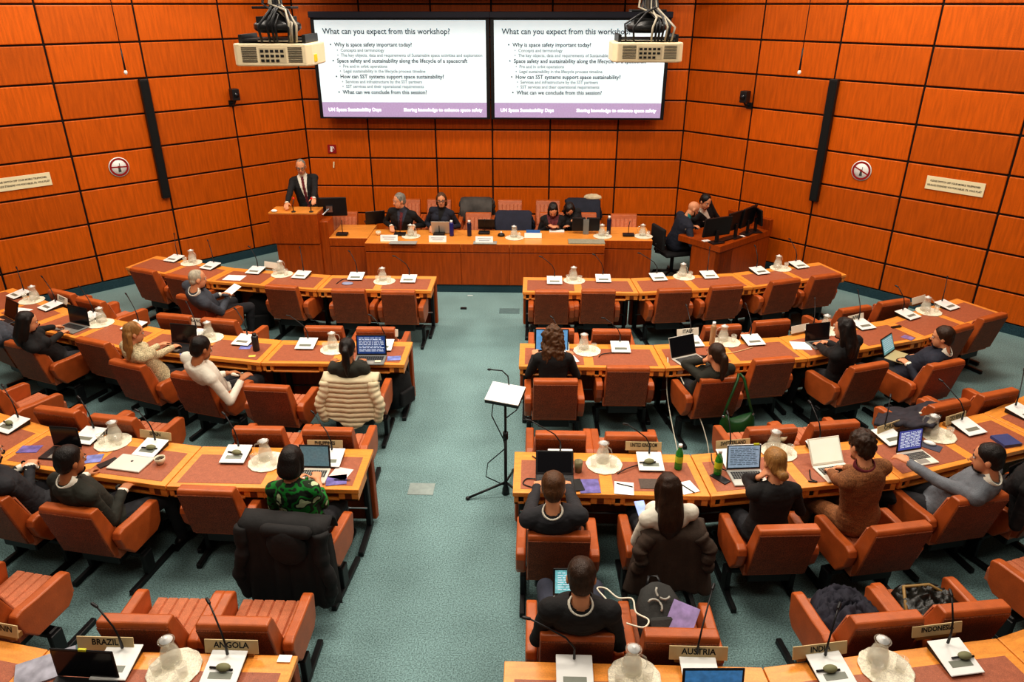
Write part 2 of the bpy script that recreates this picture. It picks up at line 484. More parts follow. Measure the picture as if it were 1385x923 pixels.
dais_unit('short dais desk set back beside the lectern', -3.22, -2.61, 11.04, [])
dais_unit('short dais desk set back at the right end of the dais', 1.10, 1.85, 11.04, [])
t = thing('lectern', 'tall boxy veneered lectern the standing speaker leans on', 'lectern', (-3.72, 11.02, PZ))
m = MB(); m.bb(-.40, .36, -.02, .36, .585, 1.06); m.build('upper_box', DAISW, t, bevel=.004, seg=1)
m = MB(); m.bb(-.34, .36, 0, .36, 0, .575); m.build('lower_box', DAISW, t, bevel=.004, seg=1)
m = MB(); m.bb(-.40, .36, -.02, .36, 1.06, 1.085); m.build('top', DESKW, t, bevel=.004)
m = MB(); m.bb(.36, .50, .04, .36, 0, .93); m.build('side_shelf', DAISW, t, bevel=.004, seg=1)
# technician desk
A, B, C = at(917.6, 317.4, .8), at(974.5, 334, .8), at(1044.3, 310.5, .8)
D = A + (C - B)
t = thing('technician_desk', 'angled wooden technician desk carrying black monitors at the right', 'desk', (B.x, B.y, 0))
def rel(p): return (p.x - B.x, p.y - B.y)
a, b, c, d = rel(A), rel(B), rel(C), rel(D)
m = MB(); m.prism([a, b, c, d], .70, .80); m.build('tabletop', DAISW, t, bevel=.004)
def ipt(p, q, k): return (p[0] + (q[0] - p[0]) * k, p[1] + (q[1] - p[1]) * k)
ins = lambda p: (p[0] * .97 + (a[0] + c[0]) / 2 * .03, p[1] * .97 + (a[1] + c[1]) / 2 * .03)
m = MB(); m.prism([ins(b), ins(c), ipt(ins(c), ins(d), .1), ipt(ins(b), ins(a), .1)], .02, .69); m.build('front_panel', DAISW, t)
m = MB(); m.prism([ins(ipt(b, a, .68)), ins(b), ipt(ins(b), ins(c), .25), ipt(ins(ipt(b, a, .68)), ins(ipt(c, d, .68)), .25)], .02, .69); m.build('side_panel', DAISW, t)
m = MB(); m.prism([ipt(c, d, .02), c, ipt(c, d, .02), ipt(d, c, .1)][:1] + [c, ipt(d, c, .1), ipt(ipt(d, c, .1), ipt(a, b, .1), .08)] if False else [ipt(b, c, .93), c, d, ipt(a, d, .93)], .80, .97); m.build('rear_panel', DAISW, t, bevel=.003)
TECH = (A, B, C, D)

# dais chairs: facing the room
GD = 'dais chairs facing the room'
def dchair(key, px0, px1, py, y, label):
    p = (atY(px0, py, y) + atY(px1, py, y)) / 2
    o = chair(key, p.x, y, 180, label, GD); o.location.z = PZ
for k, (a_, b_, py, y, l) in {
 'p1': (456, 480, 298, 11.95, 'tan dais chair behind the black laptop beside the lectern, empty'),
 'p2': (529, 563, 290, 12.0, 'tan dais chair of the grey-haired panel man'),
 'p3': (580, 612, 290, 12.0, 'tan dais chair of the panel woman in glasses'),
 'p4': (629, 666, 292, 11.95, 'empty tan dais chair behind the open dark dais laptop'),
 'p5': (678, 712, 290, 11.95, 'tan dais chair under the dark puffer coat'),
 'p6': (730, 764, 290, 12.0, 'tan dais chair of the woman in a maroon scarf'),
 'p7': (772, 806, 290, 12.0, 'tan dais chair of the bowed dark-haired person'),
 'p8': (826, 860, 298, 11.95, 'tan dais chair at the right end of the dais, empty'),
 'q1': (540, 566, 274, 12.85, 'tan back-row chair behind the grey-haired panel man'),
 'q2': (578, 611, 274, 12.85, 'tan back-row chair behind the panel woman in glasses'),
 'q3': (629, 661, 274, 12.85, 'tan back-row chair heaped with pale and black coats'),
 'q4': (674, 706, 274, 12.85, 'tan back-row chair standing bare near the dais middle'),
 'q5': (725, 757, 274, 12.85, 'tan back-row chair behind the woman in a maroon scarf'),
 'q6': (772, 804, 274, 12.85, 'tan back-row chair draped with dark coats, right end'),
}.items(): dchair(k, a_, b_, py, y, l)
# ------------------------------------------------------------------ wall things
def on_wall(side, px, py, off=.02):
    "photo pixel on one of the slanted walls -> point `off` in front of the panels, and the rotation that faces the room"
    if side == 'L': p = at_line(px, py, -s2, s2, 17.5 * s2 - off); return p, R(45)
    p = at_line(px, py, s2, s2, 16.01 * s2 - off); return p, R(-45)
def FACE(p, rz):   # matrix: local x right along wall, local y up, local z into room
    return Matrix.Translation(p) @ Matrix.Rotation(rz, 4, 'Z') @ Matrix.Rotation(R(90), 4, 'X')
CREAM = M('sign_cream', (240, 226, 186), .6, .03)
for sd, c, lab in (('L', (33, 246), 'cream notice strip about mobile telephones on the left wall'), ('R', (1291, 252), 'cream notice strip about mobile telephones on the right wall')):
    p, rz = on_wall(sd, c[0], c[1], .012)
    if sd == 'L':
        e, _ = on_wall('L', 69, 241.5, .012); p = V((e.x - .37 * s2, e.y - .37 * s2, e.z))
    o = tag(MB().box((0, 0, 0), (.74, .008, .185)).build('notice_sign', CREAM, bevel=.002, seg=1, loc=p, rotz=rz), lab, 'sign')
    X = Matrix.Translation((0, -.006, 0)) @ Matrix.Rotation(R(90), 4, 'X')
    text_mb('PLEASE SWITCH OFF YOUR MOBILE TELEPHONES', .035, X @ Matrix.Translation((0, .03, 0)), bold=.0008, sx=.82).build('lettering', INK, o)
    text_mb("VEUILLEZ ÉTEINDRE VOS PORTABLES, S'IL VOUS PLAÎT", .035, X @ Matrix.Translation((0, -.03, 0)), None, bold=.0008, sx=.82).build('lettering', INK, o)
def disc(mb, r0, r1, y, n=40, mi=0):
    vs = []; fs = []
    for k in range(n):
        a = 2 * math.pi * k / n
        vs += [(r0 * math.cos(a), y, r0 * math.sin(a)), (r1 * math.cos(a), y, r1 * math.sin(a))]
    for k in range(n):
        j = (k + 1) % n; fs.append((2 * k, 2 * k + 1, 2 * j + 1, 2 * j))
    return mb.add(vs, fs, mi)
for sd, c, ang, lab in (('L', (161, 226), -4, 'round red and white no-phone sign on the left wall'), ('R', (1165, 231), -24, 'round red and white no-phone sign on the right wall')):
    p, rz = on_wall(sd, *c, .012)
    m = MB(); m.lathe([(.001, -.004), (.148, -.004), (.148, .004), (.001, .004)], n=40)
    m.v = [(v[0], v[2], v[1]) for v in m.v]
    o = tag(m.build('prohibition_sign', WHITEP, loc=p, rotz=rz), lab, 'sign')
    m = MB(); disc(m, .108, .136, -.006); m.box((0, -.006, 0), (.22, .002, .018), (0, R(-ang), 0)); m.build('red_ring', RED, o)
    m = MB(); m.box((.0, -.0055, -.02), (.032, .002, .075)); m.box((.012, -.0055, .035), (.008, .002, .04)); m.box((0, -.0055, -.062), (.04, .002, .03))
    m.build('phone_symbol', M('sign_grey', (70, 70, 66), .6), o)
# fire point sign on the back wall and the small pale handle under it
p = atY(449, 201.5, YB - .012)
o = tag(MB().box((0, 0, 0), (.15, .008, .15)).build('fire_extinguisher_sign', RED, loc=p), 'small square red fire extinguisher sign on the back wall', 'sign')
m = MB(); m.box((-.01, -.005, -.01), (.035, .002, .085)); m.box((-.005, -.005, .04), (.055, .002, .012)); m.tube([(.02, -.005, .035), (.045, -.005, .0), (.025, -.005, -.04)], .006, 6); m.box((0, -.005, .0), (.12, .0015, .006), (0, R(-40), 0))
m.build('extinguisher_symbol', WHITEP, o)
p = atY(451.5, 223, YB - .012)
tag(MB().box((0, 0, 0), (.022, .012, .11), (0, R(8), 0)).build('wall_tag', CREAM, loc=p), 'narrow pale tag on the back wall below the red fire sign', 'tag')
# black line loudspeakers
for sd, top, bot, lab in (('L', (195, 107), (224, 268), 'tall narrow black column loudspeaker on the left wall'), ('R', (1129, 107), (1100, 272), 'tall narrow black column loudspeaker on the right wall')):
    p, rz = on_wall(sd, *top, .06); q, _ = on_wall(sd, *bot, .06)
    p.x = q.x = (p.x + q.x) / 2; p.y = q.y = (p.y + q.y) / 2
    h = p.z - q.z
    t = thing('column_loudspeaker', lab, 'loudspeaker', (q.x, q.y, q.z), rz)
    m = MB(); m.bb(-.065, .065, -.03, .05, 0, h); m.build('case', BLACK, t, bevel=.008)
    m = MB(); m.bb(-.052, .052, -.036, -.03, .03, h - .03)
    m.build('grille', M('speaker_cloth', (12, 12, 12), .9, .1, 80), t)
for sd, c, lab in (('L', (318, 134), 'small black wall camera on a bracket, left wall'), ('R', (1007, 137), 'small black wall camera on a bracket, right wall')):
    p, rz = on_wall(sd, *c, .17)
    t = thing('wall_camera', lab, 'camera', p, rz)
    m = MB(); m.bb(-.06, .06, -.07, .07, -.02, .16); m.build('housing', BLACK, t, bevel=.012)
    m = MB(); m.tube([(0, 0, -.02), (0, .06, -.08), (0, .165, -.08)], .018, 8); m.bb(-.05, .05, .15, .168, -.13, -.03); m.build('bracket', BLACK, t, bevel=.004, seg=1)
    m = MB(); m.lathe([(.001, 0), (.035, 0), (.04, .03), (.001, .032)], n=16); m.v = [(v[0], -.07 - v[2], v[1] + .07) for v in m.v]
    m.build('lens', M('lens_glass', (30, 30, 34), .1, 0), t)
# hanging microphones
for c, lab in (((170, 98), 'slim microphone hanging on a thin cable before the left wall'), ((1081, 98), 'slim microphone hanging on a thin cable before the right wall')):
    p = atY(c[0], c[1], 9.6)
    t = thing('hanging_microphone', lab, 'microphone', p)
    m = MB(); m.tube([(0, 0, .28), (0, 0, 1.9)], .005, 6); m.build('cable', BLACK, t)
    m = MB(); m.tube([(0, 0, .02), (0, 0, .28)], [.012, .009], 8); m.build('body', BLACK, t)
    m = MB(); m.ell((0, 0, 0), (.022, .022, .028)); m.build('head', WHITEP, t)
# ------------------------------------------------------------------ screens
SCRW = M('screen_white', (222, 240, 248), .6, .02, emit=.34)
SCRP = M('screen_purple', (176, 158, 200), .6, .06, 40, emit=.3)
TXT1 = M('slide_text', (44, 60, 74), .7, .05); TXT2 = M('slide_text_pale', (150, 168, 176), .7, .05); TXT3 = M('slide_text_white', (255, 255, 255), .7, .0, emit=.9)
LINES = [(0, 1.0, 'What can you expect from this workshop?', .125, 0), (.10, .79, '•  Why is space safety important today?', .088, 0), (.21, .70, '•  Concepts and terminology', .07, 1),
         (.21, .62, '•  The key objects, data and requirements of Sustainable space activities and exploration', .07, 1), (.12, .53, '•  Space safety and sustainability along the lifecycle of a spacecraft', .088, 0),
         (.23, .44, '•  Pre and in orbit operations', .07, 1), (.23, .36, '•  Legal sustainability in the lifecycle process timeline', .07, 1), (.15, .27, '•  How can SST systems support space sustainability?', .088, 0),
         (.25, .185, '•  Services and infrastructure by the SST partners', .07, 1), (.25, .105, '•  SST services and their operational requirements', .07, 1), (.17, .01, '•  What can we conclude from this session?', .088, 0)]
YS = 13.1
for i, (x0, x1, lab) in enumerate(((-3.685, -.835, 'left projection screen showing a workshop slide'), (-.70, 2.147, 'right projection screen showing a workshop slide, partly behind a projector'))):
    zb, zt = 2.355, 3.90
    w, h = x1 - x0, zt - zb
    t = thing('projection_screen', lab, 'screen', ((x0 + x1) / 2, YS, zb))
    m = MB(); m.bb(-w / 2 - .06, w / 2 + .06, .006, .02, -.03, h + .05); m.build('black_border', PLAST, t)
    m = MB(); m.bb(-w / 2 - .07, w / 2 + .07, -.06, .08, h + .035, h + .13); m.build('roller_housing', M('housing_navy', (20, 24, 44), .5), t, bevel=.01)
    m = MB(); m.add([(-w / 2, 0, .245), (w / 2, 0, .245), (w / 2, 0, h), (-w / 2, 0, h)], [(0, 1, 2, 3)], 0)
    m.add([(-w / 2, 0, 0), (w / 2, 0, 0), (w / 2, 0, .245), (-w / 2, 0, .245)], [(0, 1, 2, 3)], 1)
    m.build('slide', [SCRW, SCRP], t)
    ma, mbb = MB(), MB()
    for dx, dz, s, size, k in LINES:
        X = Matrix.Translation((-w / 2 + .13 + dx, -.004, .40 + dz * .97)) @ Matrix.Rotation(R(90), 4, 'X')
        text_mb(s, size * (1.0), X, None, 'LEFT', sx=.98, bold=.0012).build(('slide_text', 'slide_subtext')[k], (TXT1, TXT2)[k], t)
    text_mb('UN Space Sustainability Days', .078, Matrix.Translation((-w / 2 + .1, -.004, .12)) @ Matrix.Rotation(R(90), 4, 'X'), None, 'LEFT', bold=.002).build('footer_text', TXT3, t)
    text_mb('Sharing knowledge to enhance space safety', .078, Matrix.Translation((w / 2 - .08, -.004, .12)) @ Matrix.Rotation(R(90), 4, 'X'), None, 'RIGHT', bold=.002).build('footer_text', TXT3, t)
# ------------------------------------------------------------------ projectors
def projector(px, py, y, yaw, lab, yellow):
    p = atY(px, py, y)
    t = thing('ceiling_projector', lab, 'projector', p, R(yaw))
    PB = M('projector_cream', (226, 208, 172), .5, .05)
    m = MB(); m.prism([(-.30, -.27), (.30, -.27), (.34, -.2), (.34, .2), (.30, .27), (-.30, .27), (-.34, .2), (-.34, -.2)], -.09, .09)
    m.build('body', PB, t, bevel=.012)
    m = MB()
    for k in range(9): m.bb(-.25, -.12, -.275, -.27, -.055 + k * .014, -.049 + k * .014)
    for k in range(9): m.bb(.15, .27, -.275, -.27, -.055 + k * .014, -.049 + k * .014)
    m.build('vent', M('vent_brown', (70, 62, 52), .7), t)
    m = MB(); m.bb(-.10, .13, -.272, -.268, -.062, .055)
    for k in range(14): m.bb(-.088 + (k % 5) * .043, -.060 + (k % 5) * .043, -.276, -.271, .022 - (k // 5) * .038, .042 - (k // 5) * .038, 1)
    m.build('connector_panel', [M('connector_plate', (196, 180, 148), .6), INK], t)
    if yellow:
        m = MB(); m.box((.342, -.12, -.03), (.004, .09, .06)); m.build('yellow_label', M('label_yellow', (230, 190, 20), .6), t)
    m = MB(); m.bb(-.27, .27, -.2, .2, .11, .125); m.bb(-.29, -.26, -.2, .2, .09, .16); m.bb(.26, .29, -.2, .2, .09, .16)
    m.bb(-.14, .14, -.13, .13, .2, .30); m.lathe([(.16, .17), (.2, .2), (.2, .24), (.1, .30), (.07, .34)], n=18); m.bb(-.17, .17, -.11, .11, .36, .38)
    m.build('mount', M('mount_dark', (46, 46, 46), .4, .3, 15, metal=.4), t, bevel=.004, seg=1)
    m = MB(); m.bb(-.045, .045, -.03, .03, .34, 2.0); m.build('pole', M('pole_grey', (120, 110, 100), .4, .1), t, bevel=.004)
    rr = random.Random(px); cb = [MB(), MB()]
    for k in range(9):
        a = rr.uniform(-.26, .26); b = rr.uniform(-.2, .1)
        cb[k % 3 == 0].tube([(a, -.22, .1), (a * 1.1, -.25, .2 + rr.random() * .06), (a * .6 + .05, -.2, .26 + rr.random() * .1), (rr.uniform(-.1, .1), -.08, .40), (rr.uniform(-.07, .07), -.05, .9), (rr.uniform(-.07, .07), -.04, 1.9)], .011, 6)
    cb[0].build('cable', BLACK, t); cb[1].build('cable', M('cable_pale', (170, 160, 140), .5), t)
projector(380, 72, 6.9, 0, 'cream projector hanging from the ceiling at left, yellow label on its side', True)
projector(872, 69, 7.9, 0, 'cream projector hanging from the ceiling before the right screen', False)
# ------------------------------------------------------------------ small things on the desks
TZ = TOPZ + .003
def nearest_rz(p):
    best = min(DESKS.values(), key=lambda d: (d[0] - V((p.x, p.y, 0))).length)
    return best[1]
def seat_name(p):
    k = min(DESKS, key=lambda k: (DESKS[k][0] + V((0, -.25, 0)) - V((p.x, p.y, 0))).length)
    c, rz = DESKS[k]; lx = (p.x - c.x) * math.cos(rz) + (p.y - c.y) * math.sin(rz)
    near = (lx < 0) if k[1] else (lx > 0)
    return k, lx, '%s half, desk %s, %s row, %s block' % ('inner' if near else 'outer', ORD[k[2]], ROWN[k[0]], 'right' if k[1] else 'left')
MIC0 = None
def make_mic(lab, p, rz):
    t = thing('microphone_unit', lab, 'microphone', p, rz, 'microphone units on the desks')
    m = MB(); m.prism([(-.105, .0), (.105, .0), (.105, .04), (-.105, .01)], -.095, .095, 'x'); m.build('base', PLAST, t, bevel=.004, seg=1)
    m = MB(); m.prism([(-.115, .013), (.108, .044), (.108, .052), (-.115, .021)], -.103, .103, 'x'); m.build('face_plate', WHITEP, t, bevel=.003, seg=1)
    m = MB(); m.prism([(-.07, .0275), (-.03, .0333), (-.03, .0345), (-.07, .0287)], -.065, .065, 'x'); m.build('display', M('mic_display', (120, 124, 112), .3), t)
    return t
MICS = []
def mic(px, py, bend, drop=False):
    global MIC0
    p = at(px, py, TZ + .03); p.z = TZ
    p.y -= .012
    rz = nearest_rz(p); k, lx, nm = seat_name(p)
    lab = 'white desk microphone, ' + nm
    if MIC0 is None: o = MIC0 = make_mic(lab, p, rz)
    else: o = dup(MIC0, p, rz, lab)
    for c in list(o.children):
        if c.name.startswith(('stem', 'microphone_head')): bpy.data.objects.remove(c)
    a, L = bend
    q = V((math.cos(R(a)) * L, math.sin(R(a)) * L, .26)); b = V((0, .07, .06))
    m = MB(); m.tube([b, b + V((0, .0, .08)), b + V((q.x * .2, q.y * .2, .15)), b + V((q.x * .6, q.y * .6, q.z * .8)), b + q], [.009, .006, .005, .005, .005], 6)
    m.build('stem', BLACK, o)
    m = MB(); m.cap(b + q, b + q * 1.0 + V((q.x, q.y, .03)).normalized() * .035, .009); m.build('microphone_head', BLACK, o)
    MICS.append((p, rz)); return o
mic_px = [(236, 349), (285, 359), (346, 365), (408, 371), (482, 373), (553, 376.5), (750, 378.5), (815.7, 376), (890, 374), (958.8, 371), (1026.7, 365.5), (1080, 357.5),
          (757, 470), (839, 468.5), (936, 461), (1018, 459), (1104, 449), (1166, 438), (1227, 424.5), (1280, 412),
          (415, 464), (519, 466), (331, 459), (262, 451), (182, 440), (121, 428), (69, 413), (26, 397),
          (758, 619), (879, 623), (990, 618), (1112, 606), (1202, 589), (1308, 576), (1382, 556),
          (320, 613), (447, 618), (204.6, 604.5), (121, 588), (17, 573),
          (777, 908), (945, 901), (1122.7, 903), (1290, 886), (303.5, 902), (160, 893)]
rb = random.Random(3)
for (px, py) in mic_px:
    mic(px, py, ((150 + rb.uniform(-30, 30)) if px < 900 else (60 + rb.uniform(-40, 50)), rb.uniform(.1, .26)))
# earpieces lying on the microphone plates
for (px, py) in ((320, 612), (204, 605), (12, 572), (757, 620), (878, 624), (302, 903), (1123, 905), (1305, 887)):
    p = at(px, py, TZ + .05); p.z = TZ + .032; k, lx, nm = seat_name(p)
    t = thing('earpiece', 'olive earpiece, ' + nm, 'earpiece', p, nearest_rz(p) + rb.uniform(-.2, .2), 'earpieces on microphones')
    m = MB(); m.ell((0, 0, .018), (.042, .026, .02)); m.build('cushion', M('ear_olive', (126, 126, 92), .7), t)
    m = MB(); m.tube([(-.08, 0, .012), (-.04, 0, .012), (.055, -.006, .010)], .006, 6); m.build('arm', PLAST, t)
# trays with carafe and tumblers
DO0 = {}
def first(kind, fn, lab, p, rz):
    if kind not in DO0: DO0[kind] = fn(lab, p, rz); return DO0[kind]
    return dup(DO0[kind], p, rz, lab)
def f_tray(lab, p, rz):
    t = thing('drinks_mat', lab, 'mat', p, rz, 'round lace drinks mats')
    m = MB(); prof = []
    n = 48; rings = []
    for r_, z in ((.001, .004), (.10, .004), (.138, .004), (.148, .007), (.146, .0), (.001, .0)):
        rings.append([V((r_ * (1 + .018 * math.cos(12 * 2 * math.pi * k / n) * (r_ > .12)) * math.cos(2 * math.pi * k / n), r_ * (1 + .018 * math.cos(12 * 2 * math.pi * k / n) * (r_ > .12)) * math.sin(2 * math.pi * k / n), z)) for k in range(n)])
    m.loft(rings); m.build('mat', DOILY, t); return t
def f_car(lab, p, rz):
    t = thing('water_carafe', lab, 'carafe', p, rz, 'glass water carafes')
    m = MB(); m.lathe([(.001, .0), (.056, .0), (.062, .02), (.058, .06), (.046, .10), (.037, .13), (.038, .155), (.047, .17), (.044, .171), (.034, .154), (.033, .13), (.042, .10), (.054, .06), (.057, .02), (.001, .006)], n=20); m.build('body', GLASS, t)
    m = MB(); m.lathe([(.001, .007), (.055, .02), (.052, .07), (.044, .1), (.001, .1)], n=18); m.build('water', M('water', (226, 224, 206), .05, .02, alpha=.25), t)
    m = MB(); m.tube([(.037, 0, .15), (.07, 0, .14), (.084, 0, .10), (.075, 0, .06), (.056, 0, .05)], .006, 8); m.build('handle', GLASS, t)
    m = MB(); m.lathe([(.001, .168), (.034, .168), (.036, .174), (.013, .18), (.013, .188), (.001, .19)], n=16); m.build('stopper', WHITEP, t)
    return t
def f_glass(lab, p, rz):
    t = thing('tumbler', lab, 'glass', p, rz, 'upturned tumblers')
    m = MB(); m.lathe([(.001, .0), (.026, .0), (.032, .085), (.03, .085), (.024, .006), (.001, .006)], n=18); m.build('cup', GLASS, t)
    return t
tray_px = [(259, 356), (381.5, 371.6), (520, 381), (776.7, 380), (925, 375), (1055.7, 363.5), (794, 475), (983, 463), (1120, 448), (1256, 422), (452, 473), (284, 458), (136, 438), (43, 407),
           (817, 628.5), (1053, 612), (1268, 589), (361, 625.5), (153, 599), (858, 918), (1198, 905), (236, 906)]
for i, (px, py) in enumerate(tray_px):
    p = at(px, py, TZ); rz = nearest_rz(p); k, lx, nm = seat_name(p)
    nm = 'on desk %s, %s row, %s block' % (ORD[k[2]], ROWN[k[0]], 'right' if k[1] else 'left')
    first('tray', f_tray, 'round lace drinks mat ' + nm, p, rz + i * .37)
    def off(x, y, z=.0045): return p + V((x * math.cos(rz) - y * math.sin(rz), x * math.sin(rz) + y * math.cos(rz), z))
    first('car', f_car, 'clear glass water carafe ' + nm, off(-.02 + .015 * math.sin(i * 5), .045), rz + i * 1.3)
    g = first('glass', f_glass, 'left tumbler of the drinks mat ' + nm, off(-.085, -.03), 0)
    first('glass', f_glass, 'right tumbler of the drinks mat ' + nm, off(.07, -.03 + .02 * math.cos(i)), 0)
# country name plates
def plate(px, py, txt, lab, w=.30, h=.075, rzo=0, col=None, z0=None):
    p = at(px, py, TZ + h / 2); p.z = TZ
    t = thing('name_plate', lab, 'name plate', p, nearest_rz(p) + R(rzo), 'country name plates')
    m = MB(); m.box((0, 0, h / 2 + .024), (w, .006, h), (R(-14), 0, 0)); m.build('card', col or BEIGE, t)
    m = MB(); m.box((0, .015, .016), (w * .8, .05, .032)); m.build('foot', M('plate_foot', (150, 110, 60), .5), t)
    if txt:
        X = Matrix.Translation((0, -.004, h / 2 + .024)) @ Matrix.Rotation(R(90 - 14), 4, 'X') @ Matrix.Translation((0, h * .13, .0006))
        text_mb(txt, h * .62, X, None, bold=.0012, sx=min(.92, w * .80 / (len(txt) * h * .62 * .66))).build('lettering', INK, t)
    return t
plate(870, 607, 'UNITED KINGDOM', 'beige name plate reading UNITED KINGDOM on the third row desk')
plate(991, 604, 'SWITZERLAND', 'beige name plate reading SWITZERLAND behind the grey laptop')
plate(1201, 582, 'CHILE', 'pale name plate behind the blue-screen laptop of the grey-suited man', .28, .08, 8)
plate(1292, 569, 'CZECH REPUBLIC', 'pale name plate with a long name beside the drinks mat, third row right', .26, .08, 6)
plate(211, 592, 'SPAIN', 'beige name plate reading SPAIN, third row left block', .30, .07)
plate(440, 604, 'PHILIPPINES', 'beige name plate reading PHILIPPINES before the woman in green', .30, .065)
plate(944, 888, 'AUSTRIA', 'beige name plate reading AUSTRIA on the nearest right desk', .33, .085)
plate(1108, 884, 'INDIA', 'brownish name plate reading INDIA on the nearest row', .33, .08)
plate(1266, 856, 'INDONESIA', 'dim name plate above the white microphone at the nearest right edge', .32, .07)
plate(144, 875, 'BRAZIL', 'beige name plate reading BRAZIL behind the black screen', .33, .085)
plate(314, 879, 'ANGOLA', 'beige name plate reading ANGOLA on the nearest left desk', .31, .085)
plate(6, 856, 'BENIN', 'beige name plate cut by the left picture edge, nearest row', .2, .08)
WCARD = M('white_card', (238, 232, 214), .7, .03)
for px, py, txt, lab, rzo in ((368, 361, '', 'white name card at the back of the front left desk', -10), (85, 408, 'EGYPT', 'white name plate before the adviser chairs, left second row', -4), (266, 438, 'FRANCE', 'white name plate behind the black laptop of the blonde woman', 0),
                          (523, 453, '', 'white name plate behind the blue-text laptop', 0), (1082, 447, '', 'white name plate behind the dark laptop of the woman in black', 5), (1157, 433, 'JAPAN', 'white name plate behind the long black hair, right second row', 8), (930, 452, 'ITALY', 'white name plate behind the tilted silver laptop', 4), (1242, 408, '', 'white card beside the far microphone, right second row', 0)):
    plate(px, py, txt, lab, .26, .085, rzo, WCARD)

# ------------------------------------------------------------------ laptops
def laptop(p, rz, lab, lid=105, base=None, scr=None, w=.32, d=.22, lines=None, rim=PLAST, keys=True, sticker=None):
    t = thing('laptop', lab, 'laptop', p, rz)
    B_ = base or M('laptop_silver', (196, 192, 182), .35, .04, metal=.3)
    m = MB(); m.bb(-w / 2, w / 2, -d, 0, 0, .014); m.build('base', B_, t, bevel=.004, seg=1)
    if keys:
        m = MB()
        for r_ in range(5):
            for c_ in range(12):
                x = -w * .43 + c_ * w * .86 / 12
                m.bb(x + .0015, x + w * .86 / 12 - .0015, -.035 - r_ * .019 - .0155, -.035 - r_ * .019, .014, .0155)
        m.build('keyboard', M('keys_dark', (38, 38, 40), .5), t)
        m = MB(); m.bb(-.05, .05, -d + .012, -d + .07, .014, .0146); m.build('touchpad', M('touchpad_grey', (150, 146, 138), .4), t)
    a = R(180 - lid)  # tilt of lid back from upright: lid 90 -> upright
    T = Matrix.Translation((0, 0, .012)) @ Matrix.Rotation(R(90 - lid), 4, 'X')
    m = MB(); m.X = T; m.bb(-w / 2, w / 2, 0, .008, 0, d); m.build('lid', B_ if rim is PLAST and base is None else rim, t, bevel=.003, seg=1)
    m = MB(); m.X = T; m.bb(-w / 2 + .004, w / 2 - .004, -.0012, 0, .004, d - .004); m.build('bezel', rim, t)
    m = MB(); m.X = T; m.bb(-w / 2 + .013, w / 2 - .013, -.0024, -.0012, .018, d - .012); m.build('display', scr, t)
    if sticker is not None:
        m = MB(); m.X = T; m.bb(sticker - .022, sticker + .022, -.003, .010, d - .008, d + .006); m.build('sticker', M('sticker_yellow', (200, 200, 50), .6), t)
    if lines:
        m = MB(); m.X = T; q = random.Random(int(p.x * 100))
        for k in range(lines[1]):
            z = d - .03 - k * (d - .06) / lines[1]
            x = -w / 2 + .03
            while x < w / 2 - .05:
                L = q.uniform(.015, .06); m.bb(x, min(x + L, w / 2 - .025), -.003, -.0024, z - .003, z + .002); x += L + .008
        m.build('display_text', lines[0], t)
    return t
OFFS = M('screen_off', (20, 20, 24), .15, .05)
BLUES = M('screen_blue_text', (40, 66, 120), .3, .25, 40, emit=.5)
BLUEL = M('screen_light_blue', (92, 142, 186), .3, .12, 20, emit=.6)
TEALS = M('screen_teal', (92, 150, 156), .3, .2, 50, emit=.5)
GREYB = M('screen_grey_blue', (138, 158, 178), .3, .15, 60, emit=.5)
SLATE = M('screen_slate', (92, 122, 132), .3, .15, 60, emit=.4)
INDIG = M('screen_indigo', (76, 84, 160), .3, .25, 70, emit=.5)
WHITES = M('screen_white_page', (226, 226, 206), .3, .04, emit=.45)
LBLK = M('laptop_black', (34, 34, 36), .4, .05)
LGRY = M('laptop_grey', (120, 122, 118), .4, .05)
LWHT = M('laptop_white', (232, 226, 210), .4, .03)
TXW = M('text_white', (225, 235, 245), .5, 0, emit=.6); TXD = M('text_dark', (70, 90, 110), .5, 0)
def lap(px, py, rz, lab, **k):   # pixel of the hinge centre
    p = at(px, py, TZ); return laptop(p, R(rz), lab, **k)
lap(503, 482, 2, 'open grey laptop with dark blue text screen beside the ponytail woman', lid=100, base=LGRY, scr=BLUES, lines=(TXW, 9))
lap(746, 477, 0, 'open laptop with light blue screen hidden behind curly brown hair', lid=100, base=LBLK, scr=BLUEL, w=.36, d=.25)
lap(925, 483, 26, 'open silver laptop with dark screen, tilted, power cable hanging off', lid=112, scr=OFFS)
lap(1105, 462, 14, 'open laptop with dark screen before the woman in black', lid=100, base=LGRY, scr=OFFS, w=.3, d=.2)
lap(250, 466, -10, 'open black laptop under the hands of the blonde woman', lid=98, base=LBLK, scr=OFFS, w=.32, d=.22)
lap(108, 440, -22, 'open grey laptop with black screen of the black-haired woman', lid=95, base=LGRY, scr=OFFS, w=.33, d=.22)
lap(14, 432, -34, 'open dark laptop cut by the left picture edge, second row', lid=110, base=LBLK, scr=OFFS)
lap(92, 606, -6, 'open black laptop with dark screen before the dark-suited man', lid=92, base=LBLK, scr=OFFS, w=.26, d=.19)
lap(427, 635, 0, 'open white laptop with slate blue screen before the woman in green', lid=100, base=LWHT, scr=SLATE, w=.25, d=.2, rim=PLAST)
lap(750, 644, 0, 'open black laptop low before the short-haired man', lid=128, base=LBLK, scr=OFFS, w=.3, d=.19)
lap(1005, 637, 5, 'open silver laptop with pale grey-blue screen before the blond-bun woman', lid=104, scr=GREYB, w=.28, d=.21, lines=(TXD, 10), sticker=.1)
lap(1120, 630, 14, 'open white laptop with blank cream page before the tweed-jacket woman', lid=125, base=LWHT, scr=WHITES, w=.29, d=.22, rim=LWHT)
lap(1229, 612, 16, 'open white laptop with indigo screen under the grey-suited man’s hand', lid=100, base=LWHT, scr=INDIG, w=.25, d=.2, lines=(TXW, 11))
